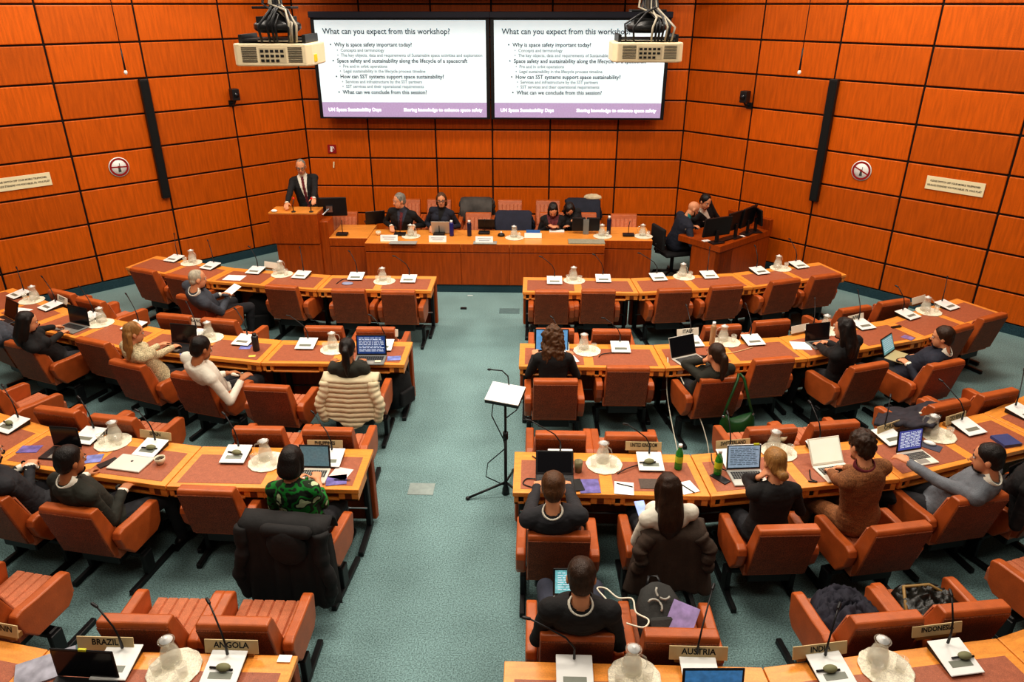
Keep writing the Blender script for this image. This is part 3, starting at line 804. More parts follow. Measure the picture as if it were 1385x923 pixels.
lap(120, 919, -2, 'big black screen with a yellow sticker at the lower left', lid=92, base=LBLK, scr=OFFS, w=.36, d=.2, sticker=.01)
p = at(120, 879, TZ + .2)
lap(962, 952, 2, 'open laptop with blue screen on the nearest right desk', lid=100, base=LBLK, scr=M('screen_sea_blue', (60, 120, 170), .3, .2, 30, emit=.5), w=.33, d=.21)
# closed silver laptop
p = at(177, 628, TZ)
t = thing('closed_laptop', 'closed silver laptop lying on the third row left desk', 'laptop', p, R(-10))
MB().bb(-.15, .15, -.105, .105, 0, .016).build('body', M('laptop_silver'  if False else 'laptop_alu', (216, 212, 200), .35, .03), t, bevel=.006)
m = MB(); m.lathe([(.001, .0), (.011, .0), (.011, .0006), (.001, .0006)], c=(0, .02, .016), n=14); m.build('emblem', PLAST, t)
# yellow sticky on the black screen
p = at(122, 878, .92)

# ------------------------------------------------------------------ papers, phones, bottles, cups
def sheet(px, py, w, d, rz, lab, mat=PAPER, name='paper_sheet', cat='paper', z=TZ, h=.003):
    p = at(px, py, z); return tag(MB().bb(-w / 2, w / 2, -d / 2, d / 2, 0, h).build(name, mat, loc=p, rotz=nearest_rz(p) + R(rz)), lab, cat)
PAMPH = M('leaflet_violet', (110, 100, 160), .4, .5, 14); PAMPB = M('leaflet_blue', (120, 130, 190), .4, .5, 12); PAMPR = M('leaflet_pink', (132, 112, 160), .4, .35, 16)
sheet(317, 376, .26, .2, 5, 'white papers on the front left desk beside the grey-haired man')
sheet(684 + 84, 487, .2, .16, 20, 'white notepad right of the curly-haired woman')
sheet(1083, 468, .2, .2, -25, 'white papers left of the dark laptop in the second right row')
sheet(25, 420, .30, .14, 18, 'white papers left of the black-haired woman')
sheet(844, 661, .15, .16, -6, 'white sheet with a pen before the brown-haired woman, left')
sheet(929, 660, .14, .15, 20, 'white sheet with a pen right of the brown-haired woman')
sheet(461, 641, .15, .15, -14, 'pale pink notebook right of the woman in green', M('notebook_pink', (238, 214, 208), .6, .03), 'notebook', 'notebook')
sheet(455, 650, .16, .13, 12, 'violet leaflet under the pink notebook', PAMPH, 'leaflet', 'leaflet')
sheet(797, 658, .16, .18, 4, 'violet leaflet beside the black phone, third right row', PAMPH, 'leaflet', 'leaflet')
sheet(781, 657, .08, .15, 12, 'black phone beside the violet leaflet, third right row', PLAST, 'phone', 'phone', h=.008)
sheet(884, 655, .22, .13, 0, 'dark grey folder before the brown-haired woman', M('folder_grey', (88, 76, 68), .8, .15, 50), 'folder', 'folder')
sheet(974 , 648, .07, .15, 28, 'black phone by the green bottle and silver laptop', PLAST, 'phone', 'phone', h=.008)
sheet(533, 485, .14, .1, 8, 'blue leaflet right of the blue-text laptop', PAMPB, 'leaflet', 'leaflet')
sheet(511, 489, .06, .04, 5, 'small cream card on the laptop of the ponytail woman', CREAM, 'card', 'card', z=TZ + .017)
sheet(250, 477, .1, .12, 30, 'blue leaflet left of the man in white', PAMPB, 'leaflet', 'leaflet')
sheet(332, 470, .12, .1, 15, 'blue leaflet behind the black flask', PAMPB, 'leaflet', 'leaflet')
sheet(341, 482, .07, .04, 20, 'yellow sticky note on the second left row desk', M('sticky_yellow', (216, 206, 90), .7), 'sticky_note', 'note')
sheet(40, 608, .17, .11, 14, 'violet leaflet left of the folded hands', PAMPH, 'leaflet', 'leaflet')
sheet(127, 621, .13, .12, 24, 'blue leaflet right of the dark-suited man', PAMPB, 'leaflet', 'leaflet')
sheet(146, 627, .07, .15, -28, 'black phone beside the closed silver laptop', PLAST, 'phone', 'phone', h=.009)
sheet(1228, 457, .1, .12, 20, 'violet leaflet at the desk edge, right second row', PAMPR, 'leaflet', 'leaflet')
sheet(1360, 598, .17, .16, -8, 'dark blue book at the right end of the third row', M('book_blue', (58, 72, 120), .5, .1), 'book', 'book', h=.025)
sheet(1258, 604, .11, .17, 30, 'dark mouse pad beside the indigo-screen laptop', M('pad_slate', (72, 72, 88), .8, .1), 'mouse_pad', 'mouse pad')
p = at(1257, 601, TZ + .003)
m = MB(); m.ell((0, 0, .012), (.028, .05, .018)); tag(m.build('computer_mouse', WHITEP, loc=p, rotz=R(50)), 'white computer mouse on the dark pad', 'mouse')
sheet(1212, 443, .13, .03, 0, 'dark pen case on the second row right desk', PLAST, 'pen_case', 'case', h=.015)
sheet(385, 892, .075, .05, 0, 'small printed white tent card on the nearest left desk corner', PAPER, 'tent_card', 'card', h=.006)
sheet(62, 905, .3, .2, 30, 'crumpled grey-white magazine at the lower left corner', M('magazine_grey', (150, 150, 162), .4, .4, 12), 'magazine', 'magazine', h=.01)
sheet(948, 484, .13, .1, -20, 'dark tablet beside the silver laptop, second right row', PLAST, 'tablet', 'tablet', h=.008)
sheet(445, 388 - 4, .14, .0, 0, '', GREYP) if False else None
p = at(470, 384, TZ)
m = MB(); m.lathe([(.001, .0), (.05, .0), (.055, .006), (.05, .012), (.03, .008), (.001, .008)], n=24); m.v = [(v[0] * 1.4, v[1], v[2]) for v in m.v]
tag(m.build('saucer', M('saucer_blue', (150, 160, 190), .3, .1), loc=p), 'small bluish dish on the front left desk', 'dish')
def pen(px, py, rz, lab, z=TZ + .0035):
    m = MB(); m.tube([(-.065, 0, .004), (.055, 0, .004), (.068, 0, .004)], [.004, .004, .001], 6)
    tag(m.build('pen', PLAST, loc=at(px, py, z), rotz=R(rz)), lab, 'pen')
pen(845, 657, -20, 'black pen on the white sheet, left of the brown-haired woman'); pen(931, 662, -52, 'black pen on the white sheet right of the brown-haired woman'); pen(463, 650, 0, 'dark pen lying across the pink notebook')
def bottle(p, lab, col, capcol, h=.23, r=.032, name='bottle', neck=True):
    t = thing(name, lab, 'bottle', p)
    m = MB()
    if neck: m.lathe([(.001, 0), (r * .95, 0), (r, .015), (r, h * .55), (r * .85, h * .68), (r * .42, h * .82), (r * .4, h * .93), (.001, h * .93)], n=18)
    else: m.lathe([(.001, 0), (r * .95, 0), (r, .01), (r, h * .8), (r * .8, h * .87), (.001, h * .87)], n=18)
    m.build('body', col, t)
    m = MB(); m.lathe([(.001, h * (.91 if neck else .865)), (r * (.5 if neck else .62), h * (.91 if neck else .865)), (r * (.5 if neck else .6), h), (.001, h)], n=14); m.build('cap', capcol, t)
    if neck:
        m = MB(); m.lathe([(r * 1.01, h * .3), (r * 1.015, h * .31), (r * 1.015, h * .54), (r * 1.0, h * .55)], n=18, caps=False); m.build('paper_band', M('band_yellowgreen', (176, 190, 40), .5), t)
GRB = M('green_plastic', (44, 140, 40), .15, .1, alpha=.8)
bottle(at(917, 634, TZ), 'green water bottle with white cap by the third row desk joint', GRB, WHITEP)
bottle(at(970, 642, TZ), 'green water bottle with white cap left of the silver laptop', GRB, WHITEP)
bottle(at(347, 474, TZ), 'black flask on the second row left desk', M('flask_black', (38, 36, 40), .3), PLAST, .2, .036, 'flask', False)
bottle(at(962.5, 466, TZ), 'tall beige flask with white cap on the second row right desk', M('flask_beige', (176, 140, 100), .4), WHITEP, .27, .03, 'flask', False)
def cup(p, lab, rz=0):
    t = thing('coffee_cup', lab, 'cup', p, rz)
    m = MB(); m.lathe([(.001, 0), (.028, 0), (.04, .03), (.043, .058), (.04, .058), (.037, .03), (.026, .006), (.001, .006)], n=20); m.build('cup', M('porcelain', (232, 220, 192), .25, .03), t)
    m = MB(); m.lathe([(.001, .042), (.038, .042), (.038, .044), (.001, .044)], n=18); m.build('coffee', M('coffee', (36, 20, 12), .2), t)
cup(at(217.5, 627, TZ), 'cream coffee cup right of the closed silver laptop')
cup(at(1057, 596, TZ), 'white cup on the drinks mat, behind the blond-bun woman')
t = thing('steel_tumbler', 'grey metal tumbler right of the short-haired man’s laptop', 'cup', at(782, 638, TZ))
m = MB(); m.lathe([(.001, 0), (.028, 0), (.035, .1), (.032, .1), (.025, .006), (.001, .006)], n=18); m.build('cup', M('pewter', (130, 122, 90), .35, .1, metal=.3), t)
def cable(pts, lab, r=.004, mat=PLAST, name='cable'):
    m = MB(); P = [V(p) for p in pts]; Q = []
    for i in range(len(P) - 1):
        a, b, c, d = P[max(i - 1, 0)], P[i], P[i + 1], P[min(i + 2, len(P) - 1)]
        for k in range(6):
            u = k / 6; Q.append(.5 * ((2 * b) + (c - a) * u + (2 * a - 5 * b + 4 * c - d) * u * u + (3 * b - a - 3 * c + d) * u ** 3))
    Q.append(P[-1]); o = m
    m.tube(Q, r, 6); return tag(m.build(name, mat), lab, 'cable')
CW = M('cable_white', (226, 220, 200), .5)
e = at(903, 484, TZ + .01)
cable([e, e + V((-.01, -.09, -.02)), e + V((.0, -.16, -.35)), V((1.47, 6.35, .1)), V((1.50, 6.05, .02)), V((1.75, 6.12, .02)), V((1.72, 6.35, .3)), at(919, 507, .62)], 'white power cable drooping from the silver laptop to the floor', .006, CW)
p = at(919, 504, .63)
tag(MB().bb(-.03, .03, -.03, .03, -.05, .05).build('power_adapter', WHITEP, bevel=.008, loc=p), 'white power adapter hanging at the second right desk', 'adapter')
for pts, lab in (([at(720, 617, TZ + .005), at(733, 626, TZ + .01), at(744, 634, TZ + .005)], 'short black cable left of the white microphone, third right row'), ([at(722, 660, TZ + .005), at(708, 655, TZ + .005), at(712, 648, TZ + .005), at(724, 648, TZ + .01)], 'looped black cable beside the short-haired man'),
                 ([at(835, 641, TZ + .005), at(848, 634, TZ + .02), at(864, 629, TZ + .01)], 'black cable running to the UNITED KINGDOM microphone'), ([at(962, 614, TZ + .03), at(965, 628, TZ + .03), at(985, 638, TZ + .005)], 'black cable by the SWITZERLAND plate'),
                 ([at(810, 483, TZ + .005), at(815, 479, TZ + .01), at(834, 477, TZ + .01)], 'black cable before the second right row microphone'), ([at(1095, 636, TZ + .005), at(1097, 648, TZ + .005), at(1105, 652, TZ + .005), at(1093, 651, TZ + .005)], 'black earphone cord by the tweed-jacket woman'),
                 ([at(455, 384, TZ + .005), at(464, 378, TZ + .005), at(476, 378, TZ + .005)], 'black cable left of a front row microphone')):
    cable(pts, lab, .005)
cable([at(1018, 470, TZ + .005), at(1000, 475, TZ + .005), at(985, 478, TZ + .005), at(975, 477, TZ + .005)], 'pale cable before the second right row drinks mat', .004, M('cable_cream', (230, 200, 150), .5))

# ------------------------------------------------------------------ floor things in the aisle
p = at(684, 668, 0)
t = thing('microphone_stand', 'black microphone stand with a white pad in the aisle', 'microphone stand', p)
m = MB(); m.lathe([(.035, .0), (.03, .06), (.014, .12), (.014, .62)], n=12); m.lathe([(.011, .6), (.011, 1.02)], n=10); m.lathe([(.024, .60), (.024, .67)], n=10); m.build('pole', BLACK, t)
for k, a in enumerate((196, 80, -35)):
    m = MB(); q = V((math.cos(R(a)) * .36, math.sin(R(a)) * .36, .015)); m.tube([(0, 0, .13), q], .011, 8); m.ell(q, (.02, .02, .016)); m.build('leg', BLACK, t)
m = MB(); m.X = Matrix.Translation((0, 0, 1.03)) @ Matrix.Rotation(R(12), 4, 'X') @ Matrix.Rotation(R(-14), 4, 'Z'); m.bb(-.15, .15, -.12, .12, 0, .035); m.build('tray', PLAST, t)
m = MB(); m.X = Matrix.Translation((0, 0, 1.03)) @ Matrix.Rotation(R(12), 4, 'X') @ Matrix.Rotation(R(-14), 4, 'Z'); m.bb(-.15, .15, -.125, .125, .036, .044); m.build('white_pad', PAPER, t)
m = MB(); m.tube([(.03, .1, 1.08), (.02, .1, 1.18), (-.03, .09, 1.24), (-.13, .07, 1.26)], .006, 6); m.ell((-.14, .07, 1.26), (.02, .01, .01)); m.build('gooseneck', BLACK, t)
m = MB(); m.tube([(-.1, -.05, 1.02), (-.12, -.02, .85), (-.02, 0, .6), (.0, 0, .5), (-.16, -.02, .35), (-.18, -.02, .2), (-.02, 0, .1)], .005, 6); m.tube([(.12, 0, 1.02), (.1, 0, .9), (.01, 0, .82)], .005, 6); m.build('hanging_cable', BLACK, t)
PATCH = M('carpet_patch', (150, 162, 158), .8, .1, 20)
tag(MB().bb(-.12, .12, -.09, .09, 0, .004).build('floor_hatch', PATCH, loc=at(570, 662, 0)), 'pale square floor hatch in the lower aisle', 'hatch')
tag(MB().bb(-.15, .15, -.1, .1, 0, .003).build('floor_hatch', M('carpet_patch_dark', (92, 116, 118), .9, .1, 20), loc=at(689, 421, 0)), 'square floor hatch near the front right desk', 'hatch')
tag(MB().bb(-.045, .045, -.025, .025, 0, .02).build('cable_outlet', PLAST, loc=at(627, 418, 0), bevel=.004), 'small black outlet on the aisle floor', 'outlet')
tag(MB().bb(-.04, .04, -.006, .006, 0, .004).build('paper_scrap', PAPER, loc=at(636, 400, 0)), 'white scrap on the floor before the dais', 'scrap')

# ------------------------------------------------------------------ dais things
DZ = PZ + .683
def ontop(px, py): return at(px, py, DZ)
t = thing('monitor', 'black monitor on an arm beside the lectern', 'monitor', atY(449, 280, 11.42))
p0 = t.location.copy()
m = MB(); m.bb(-.23, .23, 0, .03, .0, .30); m.build('screen_back', PLAST, t, bevel=.01)
m = MB(); m.tube([(-.05, -.02, .12), (-.18, -.1, .02), (-.28, -.1, -.05), (-.30, -.02, -.12)], .018, 8); m.box((-.04, -.015, .12), (.1, .03, .1)); m.build('arm', STEEL, t)
t.rotation_euler = (0, 0, R(6)); t.location.z = p0.z - .15
for px, py, lab in ((397, 287, 'thin lectern microphone with red tip, left'), (421, 287, 'thin lectern microphone with red tip, right')):
    p = at(px, py, PZ + 1.085)
    t = thing('lectern_microphone', lab, 'microphone', p)
    m = MB(); m.tube([(0, 0, 0), (0, 0, .1), (.02, .02, .2)], .007, 6); m.lathe([(.001, 0), (.035, 0), (.03, .015), (.001, .015)], n=12); m.build('stem', BLACK, t)
    m = MB(); m.ell((.02, .02, .21), (.014, .014, .02)); m.build('tip', M('red_led', (220, 30, 30), .4, emit=.3), t)
tag(MB().ell((0, 0, .02), (.05, .035, .022)).build('crumpled_tissue', PAPER, loc=at(371, 287, PZ + 1.085)), 'white crumpled tissue on the lectern top', 'tissue')
dmic = [(463, 318), (541, 318), (594, 318), (655, 316), (850, 319)]
for i, (px, py) in enumerate(dmic):
    p = ontop(px, py)
    t = thing('dais_microphone', ('black dais microphone before the black laptop', 'dais microphone of the grey-haired panel man', 'dais microphone of the panel woman in glasses', 'dais microphone at the unused dais laptop', 'black dais microphone at the right end')[i], 'microphone', p)
    m = MB(); m.bb(-.09, .09, -.06, .06, 0, .035); m.build('base', PLAST, t, bevel=.008)
    m = MB(); m.tube([(0, .03, .03), (0, .03, .15), (.01, -.0, .24)], .006, 6); m.build('stem', BLACK, t)
for i, (px, py, lab) in enumerate(((526.5, 326, 'white name card before the grey-haired panel man'), (592, 327, 'white name card before the panel woman in glasses'), (655, 328, 'white name card before the unused dais laptop'))):
    p = ontop(px, py)
    t = thing('name_card', lab, 'name card', p)
    MB().box((0, 0, .045), (.27, .004, .1), (R(-15), 0, 0)).build('card', PAPER, t)
    X = Matrix.Translation((0, -.004, .045)) @ Matrix.Rotation(R(75), 4, 'X')
    m = MB(); m.X = X; m.bb(-.1, .1, .012, .02, 0, .001); m.bb(-.08, .08, -.018, -.010, 0, .001); m.build('print', M('print_grey', (170, 170, 176), .7), t)
p = ontop(721, 322); t = thing('name_card', 'white name card with a blue band before the woman in a maroon scarf', 'name card', p)
MB().box((0, 0, .04), (.27, .004, .08), (R(-15), 0, 0)).build('card', PAPER, t); MB().box((0, .02, .1), (.22, .004, .05), (R(-10), 0, 0)).build('blue_band', M('band_blue', (50, 110, 180), .5), t)
tag(MB().bb(-.12, .12, -.06, .06, 0, .012).build('document', PAPER, loc=ontop(753, 313)), 'white papers under the hands of the scarf woman', 'paper')
laptop(ontop(508, 303), R(200), 'open black laptop beside the lectern, screen turned away', lid=100, base=LBLK, scr=OFFS)
laptop(ontop(597, 316), R(180), 'silver laptop back before the panel woman in glasses', lid=110, scr=OFFS, w=.30)
laptop(ontop(658, 310), R(180), 'dark laptop before the unused dais chair', lid=105, base=LBLK, scr=OFFS, w=.27, d=.17)
for i, (px, py, lab) in enumerate(((611, 319, 'blue bottle with white cap beside the silver dais laptop'), (635, 319, 'dark bottle with white cap left of the dark dais laptop'), (823, 317, 'tall dark blue bottle beside the grey monitor stand'))):
    bottle(ontop(px, py), lab, M('bottle_navy', (34, 38, 110), .3, .05) if i == 0 else M('bottle_dark', (36, 36, 60), .3, .05), WHITEP, .25 if i < 2 else .3, .034, 'bottle', False)
for i, (px, py, lab) in enumerate(((556, 320, 'beside the silver dais laptop'), (696, 322, 'in the middle of the dais'), (815, 320, 'by the tall dark blue bottle'), (870, 320, 'at the right end of the dais'))):
    p = ontop(px, py)
    first('tray', f_tray, 'round cream lace drinks mat ' + lab, p, 0); first('car', f_car, 'clear glass water carafe ' + lab, p + V((-.01, .04, .005)), i)
    first('glass', f_glass, 'clear tumbler on the drinks mat ' + lab, p + V((.07, -.02, .005)), 0)
cup(ontop(512, 318), 'small white cup beside the grey-haired panel man')
t = thing('conference_puck', 'small black puck with silver tip on the dais', 'device', ontop(678, 319))
m = MB(); m.lathe([(.001, 0), (.06, 0), (.05, .03), (.02, .045), (.001, .045)], n=20); m.build('body', PLAST, t); m = MB(); m.ell((0, 0, .055), (.015, .015, .015)); m.build('tip', WHITEP, t)
t = thing('monitor', 'wide black dual monitor back with grey stand on the dais', 'monitor', ontop(792, 316))
m = MB(); m.bb(-.22, -.01, -.02, .02, .05, .26); m.bb(.01, .22, -.02, .02, .05, .26); m.build('screen_back', PLAST, t, bevel=.006)
m = MB(); m.bb(-.045, .045, -.05, -.02, 0, .24); m.build('stand', GREYP, t)
tag(MB().bb(-.28, .28, -.13, .1, 0, .012).build('desk_pad', M('pad_greybeige', (150, 146, 126), .7, .1, 40), loc=ontop(793, 327)), 'grey beige pad on the dais under the monitor', 'pad')
for px, w, lab in ((545, .42, 'grey paper pad on the dais under the first name card'), (656, .36, 'grey paper pad on the dais under the third name card')):
    tag(MB().bb(-w / 2, w / 2, -.05, .1, 0, .004).build('desk_pad', M('pad_grey', (160, 158, 150), .7, .1, 40), loc=ontop(px, 329)), lab, 'pad')
# ------------------------------------------------------------------ technician monitors
A_, B_, C_, D_ = TECH
def tech(px, py, w, h, rz, lab, up=.14):
    p = at(px, py, .805)
    t = thing('monitor', lab, 'monitor', p, R(rz))
    m = MB(); m.box((0, 0, up + h / 2), (w, .035, h), (R(-8), 0, 0)); m.build('screen', PLAST, t, bevel=.008)
    m = MB(); m.bb(-.03, .03, .0, .03, .01, up + .1); m.bb(-.11, .11, -.07, .09, 0, .012); m.build('stand', BLACK, t, bevel=.004)
    return t
tech(968, 328, .50, .30, 205, 'black monitor back at the front corner of the technician desk', .10)
tech(993, 321, .46, .30, 222, 'black monitor in the middle of the technician desk', .12)
tech(1009, 316, .44, .32, 230, 'black monitor at the far side of the technician desk', .12)
t = tech(1022, 313, .30, .26, 100, 'small monitor with pale screen at the technician desk end', .12)
p = at(1022, 313, .805)
for px, py, lab in ((955, 326, 'white papers at the front corner of the technician desk'), (1002, 320, 'white note by the technician monitors')):
    tag(MB().bb(-.06, .06, -.04, .04, 0, .006).build('paper_sheet', PAPER, loc=at(px, py, .803), rotz=.4), lab, 'paper')
tag(MB().bb(-.2, .2, -.06, .06, 0, .02).build('keyboard', PLAST, loc=at(982, 324, .803), rotz=R(40), bevel=.004), 'black keyboard on the technician desk', 'keyboard')
# ------------------------------------------------------------------ people
SKIN = M('skin_fair', (214, 150, 112), .5, .05, 12, spec=.3); SKIND = M('skin_tan', (176, 116, 78), .5, .05, 12, spec=.3)
def cloth(name, rgb, **k): return M('cloth_' + name, rgb, k.pop('rough', .85), k.pop('var', .18), k.pop('scale', 10), bump=k.pop('bump', .25), bscale=k.pop('bscale', 70), **k)
C_BLACK = cloth('black', (24, 23, 24)); C_DARK = cloth('charcoal', (40, 40, 44)); C_NAVY = cloth('navy', (34, 37, 50)); C_GREY = cloth('grey', (104, 108, 114), speck=.25)
C_GREY2 = cloth('slate_grey', (66, 70, 78), speck=.25); C_WHITE = cloth('white', (224, 218, 202), var=.06); C_KNIT = cloth('cream_knit', (196, 182, 146), speck=.4, speckscale=90, var=.1)
C_TWEED = cloth('tweed', (136, 88, 52), speck=.45, speckscale=140); C_OLIVE = cloth('dark_olive', (40, 40, 32)); C_MAROON = cloth('maroon', (104, 44, 48), speck=.5, speckscale=60); C_WINE = cloth('wine', (96, 24, 34))
C_TEAL = cloth('teal', (40, 130, 130)); C_TROUS = cloth('trousers', (38, 38, 42)); C_BLUEG = cloth('blue_grey', (58, 62, 76)); C_BROWN = cloth('brown_coat', (66, 52, 42), speck=.3)
def green_print():
    m = cloth('green_print', (22, 110, 40)); nt = m.node_tree; b = nt.nodes['Principled BSDF']
    tc = nt.nodes.new('ShaderNodeTexCoord'); n = nt.nodes.new('ShaderNodeTexNoise'); n.inputs['Scale'].default_value = 11; n.inputs['Detail'].default_value = 1.5
    nt.links.new(tc.outputs['Object'], n.inputs['Vector'])
    r = nt.nodes.new('ShaderNodeValToRGB'); nt.links.new(n.outputs['Fac'], r.inputs[0])
    cr = r.color_ramp; cr.interpolation = 'CONSTANT'
    cr.elements[0].position = 0; cr.elements[0].color = (*lin((20, 34, 18)), 1)
    cr.elements[1].position = .43; cr.elements[1].color = (*lin((16, 122, 42)), 1)
    for pos, c in ((.535, (28, 46, 22)), (.63, (196, 210, 168))):
        e = cr.elements.new(pos); e.color = (*lin(c), 1)
    nt.links.new(r.outputs[0], b.inputs['Base Color']); return m
C_GREEN = green_print()
def hairm(name, rgb): return M('hair_' + name, rgb, .45, .3, 22, (3, 3, .5), bump=.5, bscale=60, spec=.4)
H_BLK = hairm('black', (26, 20, 17)); H_DBR = hairm('dark_brown', (52, 33, 20)); H_BRN = hairm('brown', (84, 54, 30)); H_BLO = hairm('blond', (150, 108, 58)); H_GRY = hairm('grey', (126, 122, 112)); H_LGR = hairm('light_grey', (168, 158, 138))
SHOE = M('shoe_leather', (20, 17, 15), .35)
def fwd(a): return V((-math.sin(a), math.cos(a), 0))
def rgt(a): return V((math.cos(a), math.sin(a), 0))
PEOPLE = []; JOBS = []
def job(mb, voxel, it):
    me = mb.mesh('tmp', SKIN); o = bpy.data.objects.new('tmp', me); COL.objects.link(o)
    r = o.modifiers.new('r', 'REMESH'); r.mode = 'VOXEL'; r.voxel_size = voxel
    s = o.modifiers.new('s', 'SMOOTH'); s.factor = .5; s.iterations = it
    JOBS.append(o); return len(JOBS) - 1
def ik(S, T, l1, l2, pole):
    d = T - S; L = min(d.length, (l1 + l2) * .995); u = d.normalized(); T = S + u * L
    a = (l1 * l1 - l2 * l2 + L * L) / (2 * L); h = math.sqrt(max(l1 * l1 - a * a, 0))
    p = pole - u * pole.dot(u)
    p = p.normalized() if p.length > 1e-6 else u.orthogonal().normalized()
    return S + u * a + p * h, T
def hand(mb, W, d, n, lat, curl, s):
    "W wrist, d finger direction, n palm normal (down), lat towards the thumb"
    d = d.normalized(); n = (n - d * n.dot(d)).normalized(); lat = (lat - d * lat.dot(d) - n * lat.dot(n)).normalized()
    for k in range(4):
        x = .03 - k * .0205; kn = W + d * (.085 - abs(k - 1) * .004) * s + lat * x * s
        mb.cap(W + d * .012 + lat * x * .6 * s, kn, .0135 * s, .0115 * s, 8)
        fd = (d + lat * (.12 - .09 * k)).normalized()
        L = (.07, .08, .074, .056)[k] * s; c1, c2 = curl, curl * 1.9
        m1 = kn + (fd * math.cos(c1) + n * math.sin(c1)) * L * .55
        m2 = m1 + (fd * math.cos(c2) + n * math.sin(c2)) * L * .5
        mb.cap(kn, m1, .0098 * s, .009 * s, 8); mb.cap(m1, m2, .009 * s, .0075 * s, 8)
    t0 = W + d * .025 * s + lat * .024 * s; t1 = t0 + (d * .6 + lat * .75 + n * .25).normalized() * .045 * s; t2 = t1 + (d * .85 + lat * .3 + n * .3).normalized() * .036 * s
    mb.cap(t0, t1, .014 * s, .0115 * s, 8); mb.cap(t1, t2, .0105 * s, .0085 * s, 8)
def person(label, hip, yaw, head, hyaw, hpitch=0, lh=None, rh=None, sex='m', skin=None, top=None, legs=None, hair=('short', None), voxel=.009, curl=.5, feet=None, stand=False,
           floor=0, vneck=None, cuffs=False, name='person', group=None, knee=0, beard=None, glasses=False, collar=None, roll=0, lean=0):
    s = 1.0 if sex == 'm' else .94
    yaw, hyaw, hpitch, roll = R(yaw), R(hyaw), R(hpitch), R(roll)
    org = V((hip.x, hip.y, floor)); hip = hip - org; head = head - org
    HR = Matrix.Rotation(hyaw, 3, 'Z') @ Matrix.Rotation(-hpitch, 3, 'X') @ Matrix.Rotation(roll, 3, 'Y')
    HP = lambda x, y, z: head + HR @ V((x * s, y * s, z * s))
    nb = head + HR @ V((0, -.035, -.10)) * s + V((0, 0, -.055 * s)) - fwd(yaw) * .012
    F, S_ = fwd(yaw), rgt(yaw)
    up = (nb - hip); tl = up.length; up.normalize()
    front = (F - up * F.dot(up)).normalized(); side = front.cross(up).normalized()
    if side.dot(S_) < 0: side = -side
    mb = MB()
    # torso loft
    fem = sex == 'f'
    rows = [(-.16, .10, .08, 0), (-.10, .155, .112, .0), (0, .178 if fem else .172, .125, 0), (.15, .165, .118, .0), (.32, .142 if fem else .158, .108, .004), (.55, .155 if fem else .172, .115, .008), (.72, .168 if fem else .188, .118, .006), (.86, .158 if fem else .178, .100, -.008), (.95, .115, .078, -.014), (1.02, .06, .06, -.01)]
    bow = lean
    rings = []
    for t, a, b, yo in rows:
        c = hip + up * tl * t + front * (yo - bow * math.sin(math.pi * max(0, min(1, t))))
        rings.append([c + side * (a * s * math.cos(2 * math.pi * k / 20)) * (1 if abs(math.cos(2 * math.pi * k / 20)) < 2 else 1) + front * (b * s * math.sin(2 * math.pi * k / 20)) for k in range(20)])
    mb.loft(rings)
    if fem:
        for q in (-1, 1): mb.ell(hip + up * tl * .68 + front * .085 + side * q * .07, (.062, .055, .06))
    bones = [('pelvis', hip - up * .08, hip + up * tl * .14, .14), ('torso', hip + up * tl * .16, hip + up * tl * .92 - front * bow * .5, .15)]
    # head and neck
    mb.cap(nb - up * .02, HP(0, -.018, -.05), .058 * s, .052 * s, 14)
    bones += [('neck', nb - up * .004, HP(0, -.015, -.07), .05)]
    mb.ell(HP(0, -.008, .035), (.075 * s, .096 * s, .088 * s), HR, 20, 12)
    mb.ell(HP(0, .03, -.03), (.060 * s, .062 * s, .084 * s), HR, 16, 10)
    mb.ell(HP(0, .047, -.076), (.042 * s, .040 * s, .036 * s), HR)
    mb.cap(HP(0, .088, .008), HP(0, .105, -.026), .010 * s, .0135 * s)
    mb.ell(HP(0, .075, .03), (.05 * s, .018 * s, .013 * s), HR)
    mb.ell(HP(0, .08, -.055), (.026 * s, .014 * s, .012 * s), HR)
    for q in (-1, 1): mb.ell(HP(q * .076, -.010, -.006), (.011 * s, .022 * s, .032 * s), HR)
    bones += [('head', HP(0, 0, -.06), HP(0, -.01, .06), .085)]
    # arms
    sw = (.155 if fem else .172) * s
    ends = {}
    for q, tgt in ((-1, lh), (1, rh)):
        sh = nb - up * .075 * s + side * q * sw - front * .005
        mb.cap(nb - up * .055 * s + side * q * .06, sh, .058 * s, .06 * s, 12)
        if tgt is None: T = hip + F * .34 + S_ * q * .13 + V((0, 0, .11))
        else: T = tgt - org
        dirh = (T - sh); dirh.z *= .25; dirh.normalize()
        Wt = T - dirh * .06 * s
        pole = V((0, 0, -.85)) + S_ * q * .38 - F * .25
        el, Wr = ik(sh, Wt, .295 * s, .265 * s, pole)
        mb.cap(sh, el, .048 * s, .037 * s, 12); mb.cap(el, Wr, .038 * s, .026 * s, 12)
        bones += [('uarm', sh, el, .05), ('farm', el, Wr, .035)]
        fd = (Wr - el).normalized(); dd = (fd + dirh * .8).normalized()
        nn = V((0, 0, -1)) + S_ * (-q) * .15
        hand(mb, Wr, dd, nn, S_ * (-q), curl, s)
        bones += [('hand', Wr + dd * .02, Wr + dd * .17 * s, .03)]
        ends[q] = (el, Wr)
    # legs
    for i, q in enumerate((-1, 1)):
        hj = hip + S_ * q * .092 * s + V((0, 0, -.01))
        if stand: an = V((0, 0, .09)) + S_ * q * .10 - F * .02
        else: an = hip + F * ((.44 if feet is None else feet) + .03 * q * (1 if i else -1)) + S_ * q * (.12 + .03 * knee); an.z = .085
        kn, an = ik(hj, an, .43 * s, .425 * s, F * 1.0 + V((0, 0, .9)) + S_ * q * .12 * (1 + knee))
        mb.cap(hj, kn, .086 * s, .058 * s, 14); mb.cap(kn, an, .056 * s, .036 * s, 12)
        toe = an + F * .15 * s; toe.z = .03
